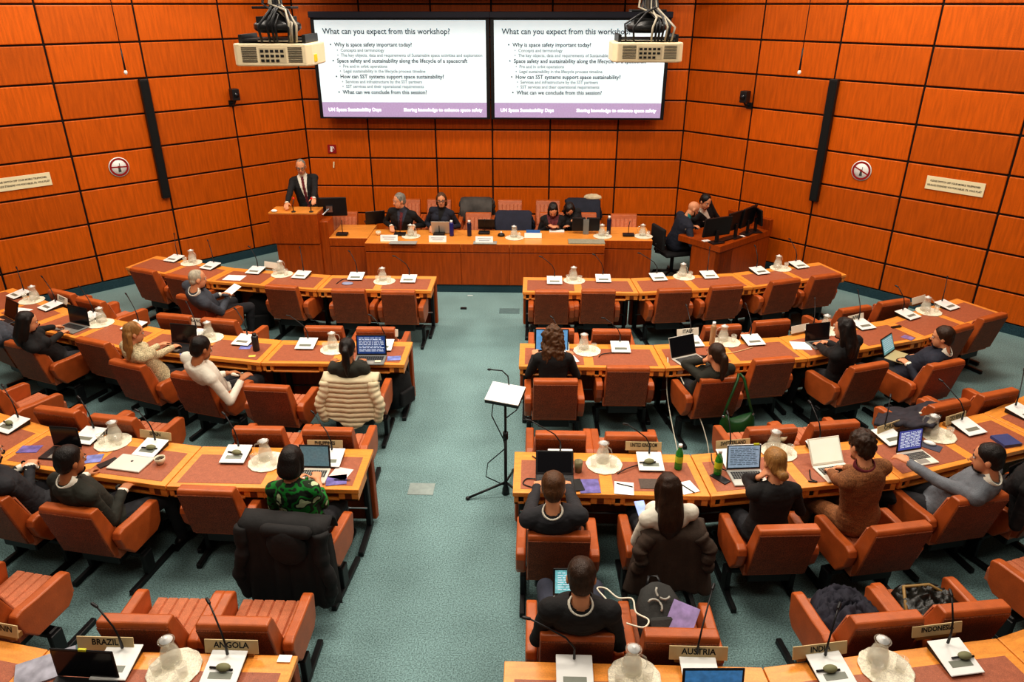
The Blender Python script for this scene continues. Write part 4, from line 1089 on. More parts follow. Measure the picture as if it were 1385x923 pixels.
        mb.cap(an + V((0, 0, -.045)) - F * .035, toe, .036 * s, .03 * s, 10)
        bones += [('thigh', hj + F * .06, kn, .07), ('calf', kn + (an - kn) * .06, an, .045), ('foot' + 'LR'[i], an + V((0, 0, -.05)) - F * .03, toe, .035)]
    jb = job(mb, voxel, 5)
    # hair
    jh = None; kind = hair[0]
    if kind != 'bald':
        h = MB(); A = lambda x, y, z: HP(x, y, z)
        big = {'curlyshort': 1.10, 'curly': 1.08}.get(kind, 1.0)
        if kind == 'cropped':
            h.ell(A(0, -.014, .036), (.0775 * s, .0955 * s, .0895 * s), HR, 20, 12); h.ell(A(0, -.05, -.015), (.066 * s, .05 * s, .06 * s), HR)
        else:
            h.ell(A(0, -.018, .048), (.083 * s * big, .096 * s * big, .086 * s * big), HR, 20, 12)
            h.ell(A(0, -.052, .0), (.074 * s * big, .058 * s * big, .082 * s * big), HR, 16, 10)
            for q in (-1, 1): h.ell(A(q * .068, -.015, .03), (.014 * s * big, .045 * s, .05 * s), HR)
        Yh = Matrix.Rotation(hyaw, 3, 'Z')
        bk = lambda x, y, z: head + (HR @ V((0, -.02, .02)) * s) + Yh @ V((x, y, z)) * s
        if kind in ('long', 'longstraight', 'curly'):
            L = hair[2] if len(hair) > 2 else .30; wd = {'curly': .128, 'long': .096, 'longstraight': .090}[kind]
            dp = .064 if kind == 'curly' else (.068 if L < .2 else .056)
            tl_ = -up if up.z > .5 else V((0, 0, -1))
            ring = []
            for t, a, b in ((-.30, .06, .05), (-.26, .55, .7), (-.08, .84, .95), (.12, .92, 1.0), (.3, .98, 1.0), (.55, 1.0, .92), (.8, .9, .75), (1, .5, .4)):
                z = .03 - t * (L + .03) if t > 0 else .03 - t * .27; c = bk(0, -.036 - .05 * max(0, min(1, t * 1.6)) + (.02 if t < -.2 else 0), z)
                if t > .2 and L > .2: c -= front * .032 * min(1, (t - .2) / .4)
                ring.append([c + Yh @ V((a * wd * s * math.cos(2 * math.pi * k / 16) if a > .1 else .02 * math.cos(2 * math.pi * k / 16), b * dp * s * math.sin(2 * math.pi * k / 16) if a > .1 else .02 * math.sin(2 * math.pi * k / 16), 0)) for k in range(16)])
            h.loft(ring)
            for q in (-1, 1):
                h.cap(A(q * .068, -.005, .05), bk(q * .072, -.03, -min(.12, L * .6)), .024 * big, .028 * big); h.cap(bk(q * .072, -.03, -min(.12, L * .6)), bk(q * .066, -.06, -L * .85), .028 * big, .018 * big)
        if kind == 'ponytail':
            h.cap(A(0, -.10, .03), A(0, -.135, -.0), .03, .034); h.cap(A(0, -.135, -.0), bk(0, -.12, -.12), .036, .04); h.cap(bk(0, -.12, -.12), bk(0, -.11, -.25), .04, .02)
        if kind == 'bun':
            h.ell(A(0, -.128, -.055), (.042, .036, .038), HR); h.ell(A(0, -.07, -.03), (.06, .04, .05), HR)
        if kind == 'half':
            for k in range(-3, 4):
                h.cap(A(k * .022, -.085 + abs(k) * .01, 0), bk(k * .03, -.10 + abs(k) * .012, -.16), .026, .026); h.cap(bk(k * .03, -.10 + abs(k) * .012, -.16), bk(k * .028, -.10, -.27 - .01 * (k % 2)), .026, .012)
        jh = job(h, .0085, 9 if kind in ('longstraight', 'long', 'half', 'ponytail') else 4)
    PEOPLE.append(dict(label=label, org=org, jb=jb, jh=jh, bones=bones, skin=skin or SKIN, top=top, legs=legs or C_TROUS, hair=hair, hip=hip, up=up, tl=tl, nb=nb, front=front, side=side, vneck=vneck, cuffs=cuffs,
                       HP=HP, HR=HR, s=s, name=name, group=group, beard=beard, glasses=glasses, collar=collar, kind=kind, bow=bow))
def finish_people():
    dg = bpy.context.evaluated_depsgraph_get()
    meshes = [bpy.data.meshes.new_from_object(o.evaluated_get(dg)) for o in JOBS]
    for o in JOBS: bpy.data.objects.remove(o)
    def arrays(me):
        n = len(me.vertices); co = np.empty(n * 3); me.vertices.foreach_get('co', co); no = np.empty(n * 3); me.vertices.foreach_get('normal', no)
        fs = [tuple(p.vertices) for p in me.polygons]
        return co.reshape(-1, 3), no.reshape(-1, 3), fs
    for P in PEOPLE:
        me = meshes[P['jb']]; me.materials.clear(); me.materials.append(P['skin'])
        me.polygons.foreach_set('use_smooth', [True] * len(me.polygons))
        o = link('person', me, loc=P['org']); tag(o, P['label'], 'person', P['group'])
        co, no, fs = arrays(me)
        fc = np.array([co[list(f)].mean(0) for f in fs])
        D = []; T = []
        for nm, a, b, r in P['bones']:
            a = np.array(a); b = np.array(b); ab = b - a; t = np.clip(((fc - a) @ ab) / (ab @ ab), 0, 1)
            D.append(np.linalg.norm(fc - (a + t[:, None] * ab), axis=1) / r); T.append(t)
        D = np.array(D); T = np.array(T); idx = D.argmin(0); names = np.array([b[0] for b in P['bones']])[idx]; tt = T[idx, np.arange(len(fc))]
        rel = fc - np.array(P['hip']); fr = rel @ np.array(P['front']); sd = rel @ np.array(P['side']); ht = (rel @ np.array(P['up'])) / P['tl']
        def garment(name, mat, mask, off, wr=.004, fq=13, lab=None):
            sel = np.nonzero(mask)[0]
            if len(sel) < 4: return None
            used = {}; vs = []; nf = []
            for i in sel:
                f = []
                for v in fs[i]:
                    if v not in used:
                        used[v] = len(vs); p = V(co[v]); nn = V(no[v])
                        w = noise.noise(p * fq + V((P['org'].x, 0, 0))) + .5 * noise.noise(V((p.x, p.y, p.z * 2.4)) * fq * 1.7)
                        vs.append(p + nn * (off + wr * w))
                    f.append(used[v])
                nf.append(f)
            m = bpy.data.meshes.new(name); m.from_pydata([tuple(v) for v in vs], [], nf); m.materials.append(mat)
            m.polygons.foreach_set('use_smooth', [True] * len(nf))
            g = link(name, m, o)
            if lab: g['label'] = lab
            return g
        isin = lambda *n: np.isin(names, n)
        legm = isin('thigh', 'calf') | (isin('pelvis') & (ht < .14))
        garment('trousers', P['legs'], legm, .008, .005)
        for q in 'LR': garment('shoe', SHOE, isin('foot' + q), .006, 0)
        gname, gmat, slen = P['top']
        arm = isin('uarm') | (isin('farm') & (tt < slen)) if slen <= 1 else isin('uarm', 'farm')
        body = (isin('torso') & (ht < 1.05)) | (isin('pelvis') & (ht > -.06)) | (isin('neck') & (tt < .14))
        if slen < 0: arm = isin('uarm') & (tt < .55)
        mask = arm | body
        if P['vneck'] is not None:
            w0, t0 = P['vneck'][0], P['vneck'][1]
            vm = (fr > 0) & (ht > t0) & (np.abs(sd) < w0 * np.clip((ht - t0) / (1 - t0), 0, 1) + .004) & isin('torso', 'pelvis')
            mask = mask & ~vm
            garment('shirt', P['vneck'][2], (isin('torso') & (fr > -.02) & (np.abs(sd) < .12)) | isin('neck') & (tt < .45), .007, .001)
            if P['vneck'][3] is not None: garment('tie', P['vneck'][3], (np.abs(sd) < .02) & (fr > 0) & isin('torso') & (ht > t0 - .1) & (ht < .98), .0125, 0)
        elif P['collar'] is not None:
            m = MB(); c0 = P['nb']; u_ = P['up']; fr_ = P['front']; sd_ = P['side']; rr = []
            for hh, r1, r2 in ((-.004, .078, .076), (.022, .073, .070), (.042, .068, .065), (.042, .061, .058), (.0, .061, .058)):
                rr.append([c0 + u_ * (hh + .012 * math.cos(2 * math.pi * k / 20 + math.pi / 2) * -1) + sd_ * r1 * math.cos(2 * math.pi * k / 20) + fr_ * (r2 * math.sin(2 * math.pi * k / 20) + .004) for k in range(20)])
            m.loft(rr, caps=False); m.build('collar', P['collar'], o)
        garment(gname, gmat, mask, .011 if gname == 'jacket' else .007, .006 if gname == 'jacket' else .004)
        if P['cuffs']: garment('shirt_cuffs', C_WHITE, isin('farm') & (tt > .8) | isin('hand') & (tt < .04), .008, 0)
        HP, HR, s = P['HP'], P['HR'], P['s']
        m = MB()
        for q in (-1, 1): m.ell(HP(q * .031, .081, .010), (.013 * s, .008 * s, .008 * s), HR, 10, 6)
        m.build('eyes', M('eye_white', (222, 214, 206), .3), o)
        m = MB()
        for q in (-1, 1): m.ell(HP(q * .031, .0875, .010), (.006 * s, .004 * s, .006 * s), HR, 8, 6)
        m.build('pupils', M('eye_dark', (30, 22, 18), .2), o)
        m = MB(); m.ell(HP(0, .0905, -.055), (.024 * s, .007 * s, .0065 * s), HR, 10, 6); m.build('lips', M('lips', (168, 92, 80), .5), o)
        hm = P['hair'][1]
        m = MB()
        for q in (-1, 1): m.ell(HP(q * .032, .088, .032), (.02 * s, .006 * s, .004 * s), HR, 8, 5)
        m.build('eyebrows', hm or H_GRY, o)
        if P['beard'] is not None:
            m = MB(); m.ell(HP(0, .046, -.082), (.05 * s, .046 * s, .04 * s), HR, 14, 8)
            for q in (-1, 1): m.cap(HP(q * .05, .03, -.03), HP(q * .036, .055, -.08), .013, .02)
            m.build('beard', P['beard'], o)
        if P['glasses']:
            m = MB()
            for q in (-1, 1):
                pts = [HP(q * .033 + .024 * math.cos(k * math.pi / 6), .099, .008 + .018 * math.sin(k * math.pi / 6)) for k in range(13)]
                m.tube(pts, .0032, 6); m.tube([HP(q * .057, .098, .012), HP(q * .078, .0, .008)], .0028, 6)
            m.tube([HP(-.009, .1, .012), HP(.009, .1, .012)], .003, 6)
            m.build('glasses', PLAST, o)
        if P['jh'] is not None:
            hmesh = meshes[P['jh']]; hmesh.materials.clear(); hmesh.materials.append(hm)
            hmesh.polygons.foreach_set('use_smooth', [True] * len(hmesh.polygons))
            amp, fq = {'curly': (.022, 24), 'curlyshort': (.012, 38), 'long': (.009, 16), 'half': (.008, 18), 'longstraight': (.005, 12)}.get(P['kind'], (.004, 26))
            c2, n2, _ = arrays(hmesh)
            for i, v in enumerate(hmesh.vertices):
                p = V(c2[i]); q = V((p.x, p.y, p.z * (.35 if P['kind'] != 'curly' and P['kind'] != 'curlyshort' else .8)))
                v.co = p + V(n2[i]) * amp * (noise.noise(q * fq) + .5 * noise.noise(q * fq * 2.3))
            link('hair', hmesh, o)
HZ = .79
def seat(k, y=.33, z=.555, x=0): return cpt(k, x, y, z)
def deg(k): return math.degrees(CHAIRS[k][1])
# standing lecturer and the dais
person('man in dark suit and dark red tie standing behind the lectern', V((-3.66, 11.72, PZ + .90)), 188, at(407, 226, 1.77), 192, 14, lh=at(424, 284, 1.26), rh=at(385, 284, 1.24), top=('jacket', C_BLACK, 1), hair=('cropped', H_GRY), stand=True, floor=PZ, vneck=(.075, .25, C_WHITE, C_WINE), glasses=True, cuffs=True)
person('grey-haired seated panel man looking sideways, dark suit and striped tie', cpt('p2', 0, .34, .555 + PZ), 180, at(540, 272, 1.29), 128, 6, lh=at(560, 309, .86), rh=at(528, 309, .86), top=('jacket', C_BLACK, 1), hair=('short', H_GRY), floor=PZ, vneck=(.07, .3, C_BLUEG, C_MAROON), cuffs=True)
person('seated panel woman with glasses and dark navy jacket', cpt('p3', 0, .34, .555 + PZ), 180, at(597, 271, 1.29), 184, 4, lh=at(612, 310, .85), rh=at(582, 310, .85), sex='f', top=('jacket', C_NAVY, 1), hair=('longstraight', H_BRN, .16), floor=PZ, glasses=True, vneck=(.05, .6, C_BLACK, None))
person('dark-haired woman bowed over papers in a maroon patterned scarf', cpt('p6', 0, .34, .555 + PZ), 180, at(748, 285, 1.12), 178, 42, lh=at(752, 309, .85), rh=at(743, 308, .85), sex='f', top=('jacket', C_BLACK, 1), hair=('long', H_BLK, .14), floor=PZ, vneck=(.10, .1, C_MAROON, C_MAROON))
person('person with bowed black hair and black clothes beside the scarf woman', cpt('p7', 0, .34, .555 + PZ), 180, at(770, 284, 1.10), 190, 48, lh=at(778, 300, .95), rh=at(764, 309, .84), sex='f', top=('jacket', C_BLACK, 1), hair=('long', H_BLK, .12), floor=PZ)
# technician desk
person('bald bearded man in dark suit with teal tie, leaning at the technician desk', at(911, 330, .56), -72, at(937.5, 283, 1.17), -80, 30, lh=at(940, 308, .90), rh=at(934, 312, .86), top=('jacket', C_NAVY, 1), hair=('bald', H_DBR), beard=H_DBR, vneck=(.05, .5, C_TEAL, C_TEAL), cuffs=True)
person('dark-haired person half hidden behind the technician monitors', at(957, 322, .56) + V((.1, .35, 0)), -150, at(954, 273, 1.22), -150, 22, top=('jacket', C_BLACK, 1), hair=('short', H_BLK), vneck=(.05, .6, C_WHITE, None))
# front row left
person('grey-haired man in dark grey suit reading a white paper, front left row', seat('c4'), -32, at(267, 378, 1.13), -52, 10, lh=at(303, 398, .80), rh=at(311, 401, .74), top=('jacket', C_GREY2, 1), hair=('cropped', H_LGR), collar=C_WHITE, cuffs=True, knee=1, feet=.36)
# second row left
person('person in grey sleeve cut by the left picture edge, second row', seat('a7'), -30, at(-22, 424, 1.15), -40, 10, lh=at(-2, 432, HZ), rh=at(3, 441, HZ), top=('jacket', C_GREY2, 1), hair=('short', H_DBR))
person('woman with long black hair in black typing, far left second row', seat('a6', .36), -38, at(37, 436, 1.13), -48, 16, lh=at(84, 440, HZ), rh=at(95, 444, HZ), sex='f', top=('sweater', C_BLACK, .95), hair=('longstraight', H_BLK, .26), curl=.6)
person('woman with long blond hair in a cream knit cardigan typing', seat('a4', .36), -36, at(181, 451, 1.14), -50, 14, lh=at(221, 465, HZ), rh=at(239, 467, HZ), sex='f', top=('cardigan', C_KNIT, .95), hair=('half', H_BLO), curl=.6)
person('dark-haired man in a white shirt with his hands out over his lap', seat('a3', .32), -30, at(272, 472, 1.15), -34, 18, lh=at(316, 504, .74), rh=at(334, 511, .74), top=('shirt', C_WHITE, .92), hair=('short', H_BLK), skin=SKIND)
person('woman with sleek black ponytail in black, before the white puffer jacket', seat('a1', .34), 0, at(470, 473, 1.14), 4, 14, lh=at(450, 488, HZ), rh=at(492, 488, HZ), sex='f', top=('top', C_OLIVE, .95), hair=('ponytail', H_BLK), skin=SKIND)
# second row right
person('woman with long curly brown hair in black leaning on the desk', seat('b1', .38), 0, at(748, 456, 1.12), 0, 16, lh=at(722, 478, HZ), rh=at(773, 480, HZ), sex='f', top=('top', C_BLACK, .95), hair=('curly', H_BRN, .34))
person('brown-haired woman resting her cheek on one hand, green bag behind', seat('b3', .36), 18, at(968, 480, 1.07), 30, 6, lh=at(955, 483, 1.0), rh=None, sex='f', top=('top', C_OLIVE, .95), hair=('ponytail', H_DBR), curl=1.0)
person('woman with long black wavy hair in black jacket typing, second right row', seat('b5', .38), 30, at(1141, 445, 1.17), 42, 12, lh=at(1105, 464, HZ), rh=at(1117, 462, HZ), sex='f', top=('jacket', C_BLACK, .95), hair=('long', H_BLK, .32))
person('dark-haired man in dark suit leaning back with a computer on his lap', seat('b6', .42, x=-.04), 48, at(1275, 457, 1.05), 58, 8, lh=at(1222, 492, .70), rh=at(1238, 484, .70), top=('jacket', C_NAVY, 1), hair=('short', H_DBR), collar=C_WHITE, cuffs=True)
# third row left
person('dark-suited person with folded hands cut by the left picture edge', seat('g4', .34), -24, at(-18, 612, 1.14), -26, 14, lh=at(37, 630, .80), rh=at(45, 628, .80), top=('jacket', C_DARK, 1), hair=('short', H_DBR), cuffs=True, voxel=.008, curl=.9)
person('dark-haired man in a dark olive suit, third row left', seat('g3', .33), -26, at(95, 624, 1.16), -30, 8, lh=at(118, 640, .74), rh=at(172, 661, .72), top=('jacket', C_OLIVE, 1), hair=('short', H_BLK), collar=C_WHITE, cuffs=True, voxel=.008, knee=1, skin=SKIND)
person('woman in a green leaf-print blouse with sleek dark hair', seat('g1', .36), -4, at(395, 624, 1.16), -2, 18, lh=at(402, 648, HZ), rh=at(430, 644, HZ), sex='f', top=('blouse', C_GREEN, .55), hair=('longstraight', H_BLK, .12), voxel=.008)
# third row right
person('short-haired man in a dark suit typing with both hands', seat('h1', .34), 0, at(748, 662, 1.15), 0, 24, lh=at(729, 650, HZ), rh=at(764, 648, HZ), top=('jacket', C_DARK, .95), hair=('short', H_BRN), collar=C_WHITE, voxel=.008)
person('woman with long brown hair in a cream top looking at a phone', seat('h2', .32), 6, at(903, 662, 1.16), 10, 20, lh=at(872, 694, .72), rh=at(930, 690, .66), sex='f', top=('top', C_WHITE, .45), hair=('long', H_DBR, .34), voxel=.008)
person('woman with a low blond bun in a black sweater, chin on hand', seat('h3', .36), 6, at(1047, 626, 1.15), 14, 10, lh=at(1030, 640, 1.03), rh=at(1062, 648, HZ), sex='f', top=('sweater', C_BLACK, .95), hair=('bun', H_BLO), voxel=.008, curl=1.0)
person('short-curly-haired woman in a brown tweed jacket perched on her seat', seat('h4', .46, .58), 16, at(1165, 604, 1.28), 20, 18, lh=at(1122, 634, HZ), rh=at(1137, 630, HZ), sex='f', top=('jacket', C_TWEED, .95), legs=C_TWEED, hair=('curlyshort', H_DBR), collar=C_WINE, voxel=.008)
person('man in a grey jacket leaning back, one arm stretched to the laptop', seat('h5', .34), 46, at(1336, 621, 1.13), 56, 8, lh=at(1212, 616, .84), rh=at(1300, 690, .66), top=('jacket', C_GREY, .95), hair=('short', H_BLK), collar=C_WHITE, voxel=.008)
person('person in black with a computer on the lap at the right picture edge', seat('h6', .36), 34, at(1412, 612, 1.15), 40, 14, lh=at(1366, 660, .74), rh=at(1384, 672, .70), top=('jacket', C_BLACK, .95), hair=('short', H_BLK), voxel=.008)
# nearest
person('short-haired man in a black jacket with a computer on his lap, nearest', seat('k1', .32), 0, at(786, 782, 1.21), -2, 14, lh=at(753, 818, .70), rh=at(804, 822, .70), top=('jacket', C_BLACK, .95), legs=C_BLUEG, hair=('short', H_DBR), collar=C_WHITE, voxel=.008, knee=1)
finish_people()
# laptops and sheets held on laps
laptop(at(775, 808, .67), R(2), 'open laptop with teal spreadsheet on the lap of the nearest man', lid=104, base=LWHT, scr=M('screen_sheet', (120, 190, 196), .3, .3, 40, emit=.6), w=.26, d=.19, lines=(TXW, 8))
laptop(at(1203, 480, .69), R(44), 'open laptop with teal screen on the lap of the second-row man', lid=112, base=M('laptop_beige', (180, 172, 130), .4, .03), scr=TEALS, w=.28, d=.2, lines=(TXW, 7), keys=False)
laptop(at(1378, 660, .70), R(30), 'open laptop with dark screen on a lap at the right edge', lid=105, base=LWHT, scr=OFFS, w=.26, d=.2)
tag(MB().box((0, 0, 0), (.17, .22, .003), (R(25), 0, 0)).build('paper_sheet', PAPER, loc=at(313, 393, .80), rotz=R(-40)), 'white paper held by the grey-haired man in the front left row', 'paper')
t = tag(MB().box((0, 0, 0), (.075, .15, .008), (R(20), 0, 0)).build('phone', M('phone_screen', (150, 170, 220), .3, .2, 20, emit=.4), loc=at(868, 690, .78), rotz=R(12)), 'phone with a lit pale blue screen held by the brown-haired woman', 'phone')
# ------------------------------------------------------------------ coats and bags
def drape(lab, key, mat, hw=.29, back=.52, frontl=.14, name='coat', puff=0, sleeves=True, flare=.12, amp=.02, hem=.05, seed=1, sl=.52, zoff=0, yk=0):
    c, a = CHAIRS[key]
    t = thing(name, lab, 'coat' if name == 'coat' else 'jacket', (c.x, c.y, zoff), a)
    zt = .885
    path = [(.145 + .384 * frontl, zt - frontl - .03), (.14 + .384 * frontl * .5, zt - frontl * .5), (.12, zt - .01), (.06, zt + .012), (.0, zt + .008), (-.035, zt - .02)]
    nb_ = 64 if puff else 24
    for k in range(1, nb_ + 1): path.append((-.045 - .02 * k / nb_ - yk * k / nb_, zt - .02 - back * k / nb_))
    nu = 36; rings = []; rg = random.Random(seed); ph = rg.uniform(0, 6)
    vs = []; fs = []
    for j, (y, z) in enumerate(path):
        w = max(0, (j - 5) / nb_)
        for i in range(nu + 1):
            u = -1 + 2 * i / nu
            x = u * hw * (1 + flare * w)
            f = amp * (.25 + w) * (math.sin(u * 7 + ph + w * 1.3) + .6 * math.sin(u * 15 + 2 * ph - w))
            zz = z - (hem * w * (.5 + .5 * math.sin(u * 4 + ph)) if j > 5 else 0)
            sag = 0
            if abs(u) > .78 and j > 2: sag = (abs(u) - .78) / .22
            yy = y - abs(f) * .8 - (.0)
            if puff:
                q = math.sin((zt - zz + .2 * abs(u) * .1) * math.pi / puff); yy -= .02 * abs(q)
            yy += sag * sag * (.10 if w > 0 else 0); zz -= sag * sag * .05
            vs.append((x, yy, zz))
    n1 = nu + 1
    for j in range(len(path) - 1):
        for i in range(nu): fs.append((j * n1 + i, j * n1 + i + 1, (j + 1) * n1 + i + 1, (j + 1) * n1 + i))
    m = MB(); m.add(vs, fs, 0, True)
    o = m.build('body', mat, t)
    so = o.modifiers.new('thick', 'SOLIDIFY'); so.thickness = .012
    if sleeves:
        for q in (-1, 1):
            m = MB(); P = []; Rr = []
            for k in range(41):
                u = k / 40
                x = q * (hw * .84 + .055 * math.sin(u * 2.2) + .015 * math.sin(u * 9 + seed)); z = zt - .035 - sl * u; y = -.03 - .045 * math.sin(u * 2.6) - yk * u
                P.append((x, y, z)); r = .053 - .012 * u
                if puff: r += .012 * abs(math.sin(u * sl * math.pi / puff)) - .004
                else: r += .005 * math.sin(u * 23 + q) + .003 * math.sin(u * 41)
                Rr.append(r)
            m.tube(P, Rr, 14); m.build('sleeve', mat, t)
    return t
PUFF = cloth('puffer_cream', (216, 202, 168), var=.08, bump=.15)
drape('cream quilted puffer jacket hung over a second-row chair back', 'a1', PUFF, .27, .40, .10, 'jacket', puff=.052, flare=.05, amp=.006, hem=.12, seed=3, sl=.42)
BCOAT = cloth('black_coat', (30, 29, 29), bump=.4, bscale=25)
t = drape('big black coat draped over the chair of the woman in green', 'g1', BCOAT, .32, .62, .12, 'coat', flare=.12, amp=.03, hem=.1, seed=8, sl=.6)
m = MB(); m.X = Matrix.Translation((.06, -.09, .84)); m.ell((0, 0, -.09), (.15, .05, .15)); m.cap((-.14, .02, .03), (.14, .02, .03), .045, .045); m.build('hood', BCOAT, t)
drape('brown wool coat draped over the chair of the long-haired woman', 'h2', C_BROWN, .222, .46, .12, 'coat', flare=.42, amp=.018, hem=.04, seed=5, sl=.27)
# dark coat spread across the adviser chair backs, third row right
def crumple(lab, p, rz, size, mat, name='coat', cat='coat', seed=1, fq=5, amp=.35, parts=()):
    t = thing(name, lab, cat, p, rz)
    nu, nv = 48, 24; rings = []
    for j in range(nv + 1):
        th = math.pi * (.5 * j / nv); ring = []
        for k in range(nu):
            a = 2 * math.pi * k / nu
            r = math.cos(th) * (1 + .16 * noise.noise(V((math.cos(a) * 1.6, math.sin(a) * 1.6, seed * 3.1))))
            x, y = math.cos(a) * r, math.sin(a) * r
            rid = 1 - abs(noise.noise(V((x * fq * .5 + seed, y * fq, seed)))) * 2
            h = math.sin(th) ** .6 * (1 + amp * (rid - .5) + .25 * noise.noise(V((x * 2, y * 2, seed + 4))))
            ring.append((x * size[0], y * size[1], max(0, h) * size[2]))
        rings.append(ring)
    m = MB(); m.loft(rings, caps=True); m.build('body', mat, t)
    return t
DCOAT = cloth('dark_coat', (46, 44, 52), bump=.3, bscale=25, var=.25)
# sheet-like coat lying over the left adviser chair of the pair i4-i5
p0 = at(1182, 572, .80); p1 = at(1262, 577, .86); p2 = at(1292, 541, .62); p3 = at(1190, 553, .50)
def quad_cloth(lab, c, mat, name='coat', cat='coat', seed=2, amp=.03, hang=.1):
    t = thing(name, lab, cat, (c[0].x, c[0].y, 0))
    n = 26; vs = []; fs = []
    for j in range(n + 1):
        for i in range(n + 1):
            u, v = i / n, j / n
            p = (c[0] * (1 - u) + c[1] * u) * (1 - v) + (c[3] * (1 - u) + c[2] * u) * v
            p = p + V((0, 0, amp * (noise.noise(V((u * 4, v * 7, seed))) + .6 * noise.noise(V((u * 11, v * 5, seed + 1))))))
            vs.append((p.x - c[0].x, p.y - c[0].y, p.z))
    for j in range(n):
        for i in range(n): fs.append((j * (n + 1) + i, j * (n + 1) + i + 1, (j + 1) * (n + 1) + i + 1, (j + 1) * (n + 1) + i))
    m = MB(); m.add(vs, fs, 0, True); o = m.build('body', mat, t)
    s_ = o.modifiers.new('thick', 'SOLIDIFY'); s_.thickness = .025
    return t, c[0]
t, o0 = quad_cloth('long dark coat with pale buttons spread over the third-row adviser chair', (p0, p1, p2, p3), DCOAT, amp=.045)
for px, py in ((1245, 559), (1258, 554)):
    p = at(px, py, .80); m = MB(); m.ell((p.x - o0.x, p.y - o0.y, .80), (.014, .014, .01)); m.build('button', M('button_pale', (220, 214, 196), .4), t)
p = cpt('i5', .06, .30, .47)
t = crumple('black hat lying on the third-row adviser seat', cpt('i5', .16, .35, .462), .3, (.17, .12, .12), C_BLACK, 'hat', 'hat', 4, 4, .2)
# green shoulder bag hanging on the chair back
BAGG = M('bag_green', (26, 74, 34), .35, .25, 12, bump=.3, bscale=12)
p = at(992, 574, .38); c_, a_ = CHAIRS['b3']
q = cpt('b3', .16, -.09, 0)
t = thing('shoulder_bag', 'dark green leather shoulder bag hanging from a second-row chair back', 'bag', q, a_)
rings = []
for k, (z, hx, hy) in enumerate(((.08, .03, .02), (.10, .12, .05), (.18, .19, .075), (.28, .20, .075), (.36, .175, .06), (.42, .15, .035), (.44, .14, .02))):
    rings.append([(hx * math.cos(2 * math.pi * i / 24), hy * math.sin(2 * math.pi * i / 24) - .02, z + (.10 * abs(math.cos(2 * math.pi * i / 24)) ** 3 if k > 3 else 0)) for i in range(24)])
m = MB(); m.loft(rings); m.build('body', BAGG, t)
m = MB(); m.tube([(-.15, -.02, .5), (-.12, -.01, .62), (-.02, .05, .86), (.0, .09, .89), (.02, .12, .84)], .014, 8); m.tube([(.15, -.02, .5), (.12, -.01, .58), (.04, .05, .87), (.02, .1, .89)], .014, 8); m.build('strap', BAGG, t)
m = MB(); m.ell((-.15, -.02, .5), (.018, .018, .018)); m.ell((.15, -.02, .5), (.018, .018, .018)); m.build('ring', STEEL, t)
def backpack(lab, p, rz, mat, sc=1, tilt=0):
    t = thing('backpack', lab, 'bag', p, rz)
    rings = []
    for z, hx, hy in ((0, .12, .07), (.02, .15, .10), (.18, .16, .11), (.32, .15, .10), (.42, .10, .07), (.455, .03, .03)):
        rings.append([tuple((Matrix.Rotation(R(tilt), 3, 'X') @ V((hx * math.copysign(abs(math.cos(2 * math.pi * i / 24)) ** .7, math.cos(2 * math.pi * i / 24)), hy * math.copysign(abs(math.sin(2 * math.pi * i / 24)) ** .8, math.sin(2 * math.pi * i / 24)), z))) * sc) for i in range(24)])
    m = MB(); m.loft(rings); m.build('body', mat, t)
    T = Matrix.Rotation(R(tilt), 4, 'X') @ Matrix.Scale(sc, 4)
    m = MB(); m.X = T; m.bb(-.11, .11, -.14, -.09, .04, .22); m.build('pocket', mat, t, bevel=.02)
    m = MB(); m.X = T; m.tube([(-.05, .02, .44), (-.03, .02, .5), (.03, .02, .5), (.05, .02, .44)], .01, 6); m.tube([(-.08, .09, .4), (-.11, .14, .25), (-.1, .1, .05)], .014, 6); m.tube([(.08, .09, .4), (.11, .14, .25), (.1, .1, .05)], .014, 6); m.build('strap', BLACK, t)
    return t
BP1 = cloth('pack_black', (26, 26, 28)); BP2 = cloth('pack_charcoal', (52, 52, 50))
backpack('black backpack standing on the floor under the front left desk', at(352, 447, 0) + V((0, .1, 0)), .3, BP1, 1.1)
backpack('black bag hanging at the aisle end behind the second left row', at(546, 566, .0) + V((-.05, .1, .12)), R(60), BP1, 1.0)
# backpack lying on the nearest adviser seat, with emblem, and a leaflet on it
q = cpt('k2', -.02, .22, .47)
t = backpack('dark grey backpack with a light emblem on the nearest adviser seat', q, R(8), BP2, .95, -52)
e = thing('x', 'x', 'x'); bpy.data.objects.remove(e)
T = Matrix.Rotation(R(-52), 4, 'X') @ Matrix.Scale(.95, 4)
m = MB(); m.X = T @ Matrix.Translation((-.02, -.117, .33)) @ Matrix.Rotation(R(40), 4, 'Y')
for q_, sgn in ((.022, 1), (-.022, -1)):
    pts = [(.05 * math.cos(k * math.pi / 8), 0, q_ + sgn * (.035 - .045 * math.sin(k * math.pi / 8))) for k in range(9)]
    m.tube(pts, .008, 6)
m.build('emblem', M('emblem_grey', (170, 168, 158), .5), t)
m = MB(); m.X = T; 
for k in range(4): m.bb(-.06 + k * .03, -.04 + k * .03, -.146, -.141, .10, .106)
m.build('logo_strip', M('emblem_grey', (170, 168, 158), .5), t)
tag(MB().box((0, 0, 0), (.17, .2, .004), (R(30), 0, 0)).build('leaflet', PAMPR, loc=at(922, 838, .70), rotz=R(-30)), 'violet leaflet lying on the dark grey backpack', 'leaflet')
crumple('crumpled dark navy jacket on an adviser seat, nearest right row', cpt('k3', .0, .36, .455), .2, (.235, .25, .17), cloth('navy_jacket', (38, 37, 48), var=.3, bump=.4, bscale=20), 'jacket', 'jacket', 2, 6, .5)
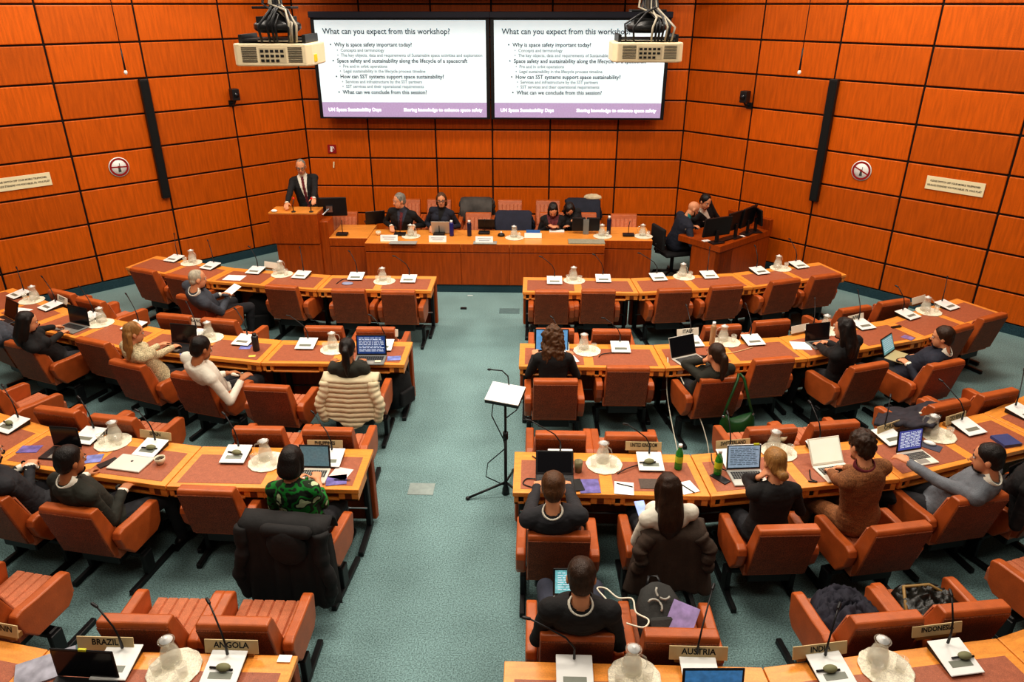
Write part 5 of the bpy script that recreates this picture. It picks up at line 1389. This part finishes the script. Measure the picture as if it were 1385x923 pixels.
t = crumple('black shiny bag lying on an adviser seat, nearest right row', cpt('k4', .0, .36, .455), .25, (.23, .2, .15), M('bag_black', (24, 24, 20), .35, .4, 14, bump=.6, bscale=18), 'bag', 'bag', 7, 6, .35)
m = MB(); m.tube([(-.2, -.05, .1), (-.1, .12, .15), (.08, .1, .15), (.2, 0, .1)], .012, 8); m.build('strap', M('bag_strap', (150, 120, 70), .5), t)
q = cpt('h4', .02, .22, .47)
crumple('pale grey scarf bundled on the seat of the tweed-jacket woman', q, .4, (.12, .08, .09), cloth('scarf_grey', (186, 190, 166), bump=.4), 'scarf', 'scarf', 3, 6, .5)
# phone and cable on the armrest beside the nearest man
p = cpt('k1', .262, .30, .67)
tag(MB().bb(-.035, .035, -.075, .075, 0, .009).build('phone', PLAST, loc=p, bevel=.004, rotz=R(8)), 'black phone on the armrest right of the nearest man', 'phone')
cable([p + V((.0, .07, .012)), p + V((-.05, .16, .02)), p + V((-.1, .24, .03)), p + V((-.04, .25, .02)), p + V((.03, .18, .012)), p + V((.12, .17, .015)), p + V((.13, .06, .012)), p + V((.2, .0, .012)), p + V((.16, -.06, .01)), p + V((.06, -.03, .01))], 'white charging cable curling by the nearest man', .006, CW)
# dais coats
p = cpt('p5', 0, .1, 0)
t = drape('dark navy puffer coat over a dais chair', 'p5', cloth('navy_puffer', (34, 36, 52)), .3, .34, .5, 'coat', puff=.07, amp=.02, sleeves=True, seed=4, sl=.5, zoff=PZ)
drape('pale and black coats heaped over a back-row dais chair', 'q3', cloth('mixed_coat', (70, 66, 62), var=.6, scale=4), .28, .3, .32, 'coat', amp=.03, seed=6, zoff=PZ, sl=.35)
drape('dark coat over the right back-row dais chair', 'q6', C_NAVY, .3, .3, .42, 'coat', amp=.03, seed=9, zoff=PZ, sl=.45)
t = crumple('cream fur collar lying on the right back-row chair', cpt('q6', -.18, .02, .90 + PZ), 0, (.16, .08, .07), cloth('fur_cream', (206, 190, 156)), 'fur_collar', 'coat', 2)
# office chair of the bald man
p = at(908, 352, 0)
t = thing('office_chair', 'black swivel office chair under the bald man', 'chair', V((at(911, 330, .56).x, at(911, 330, .56).y, 0)), R(-72))
m = MB(); m.bb(-.24, .24, -.24, .24, .40, .47); m.build('seat', C_BLACK, t, bevel=.03)
m = MB(); m.bb(-.22, .22, -.32, -.26, .52, .88); m.build('backrest', C_BLACK, t, bevel=.025)
m = MB(); m.tube([(0, 0, .08), (0, 0, .4)], .03, 10); m.tube([(0, -.2, .42), (0, -.31, .45), (0, -.31, .6)], .02, 8); m.build('post', BLACK, t)
for k in range(5):
    m = MB(); a = k * 2 * math.pi / 5 + .3; q = (math.cos(a) * .3, math.sin(a) * .3, .065); m.tube([(0, 0, .1), q], .02, 8); o = m.build('base_arm', BLACK, t)
    m = MB(); m.ell((q[0], q[1], .03), (.025, .025, .03)); m.build('castor', BLACK, o)
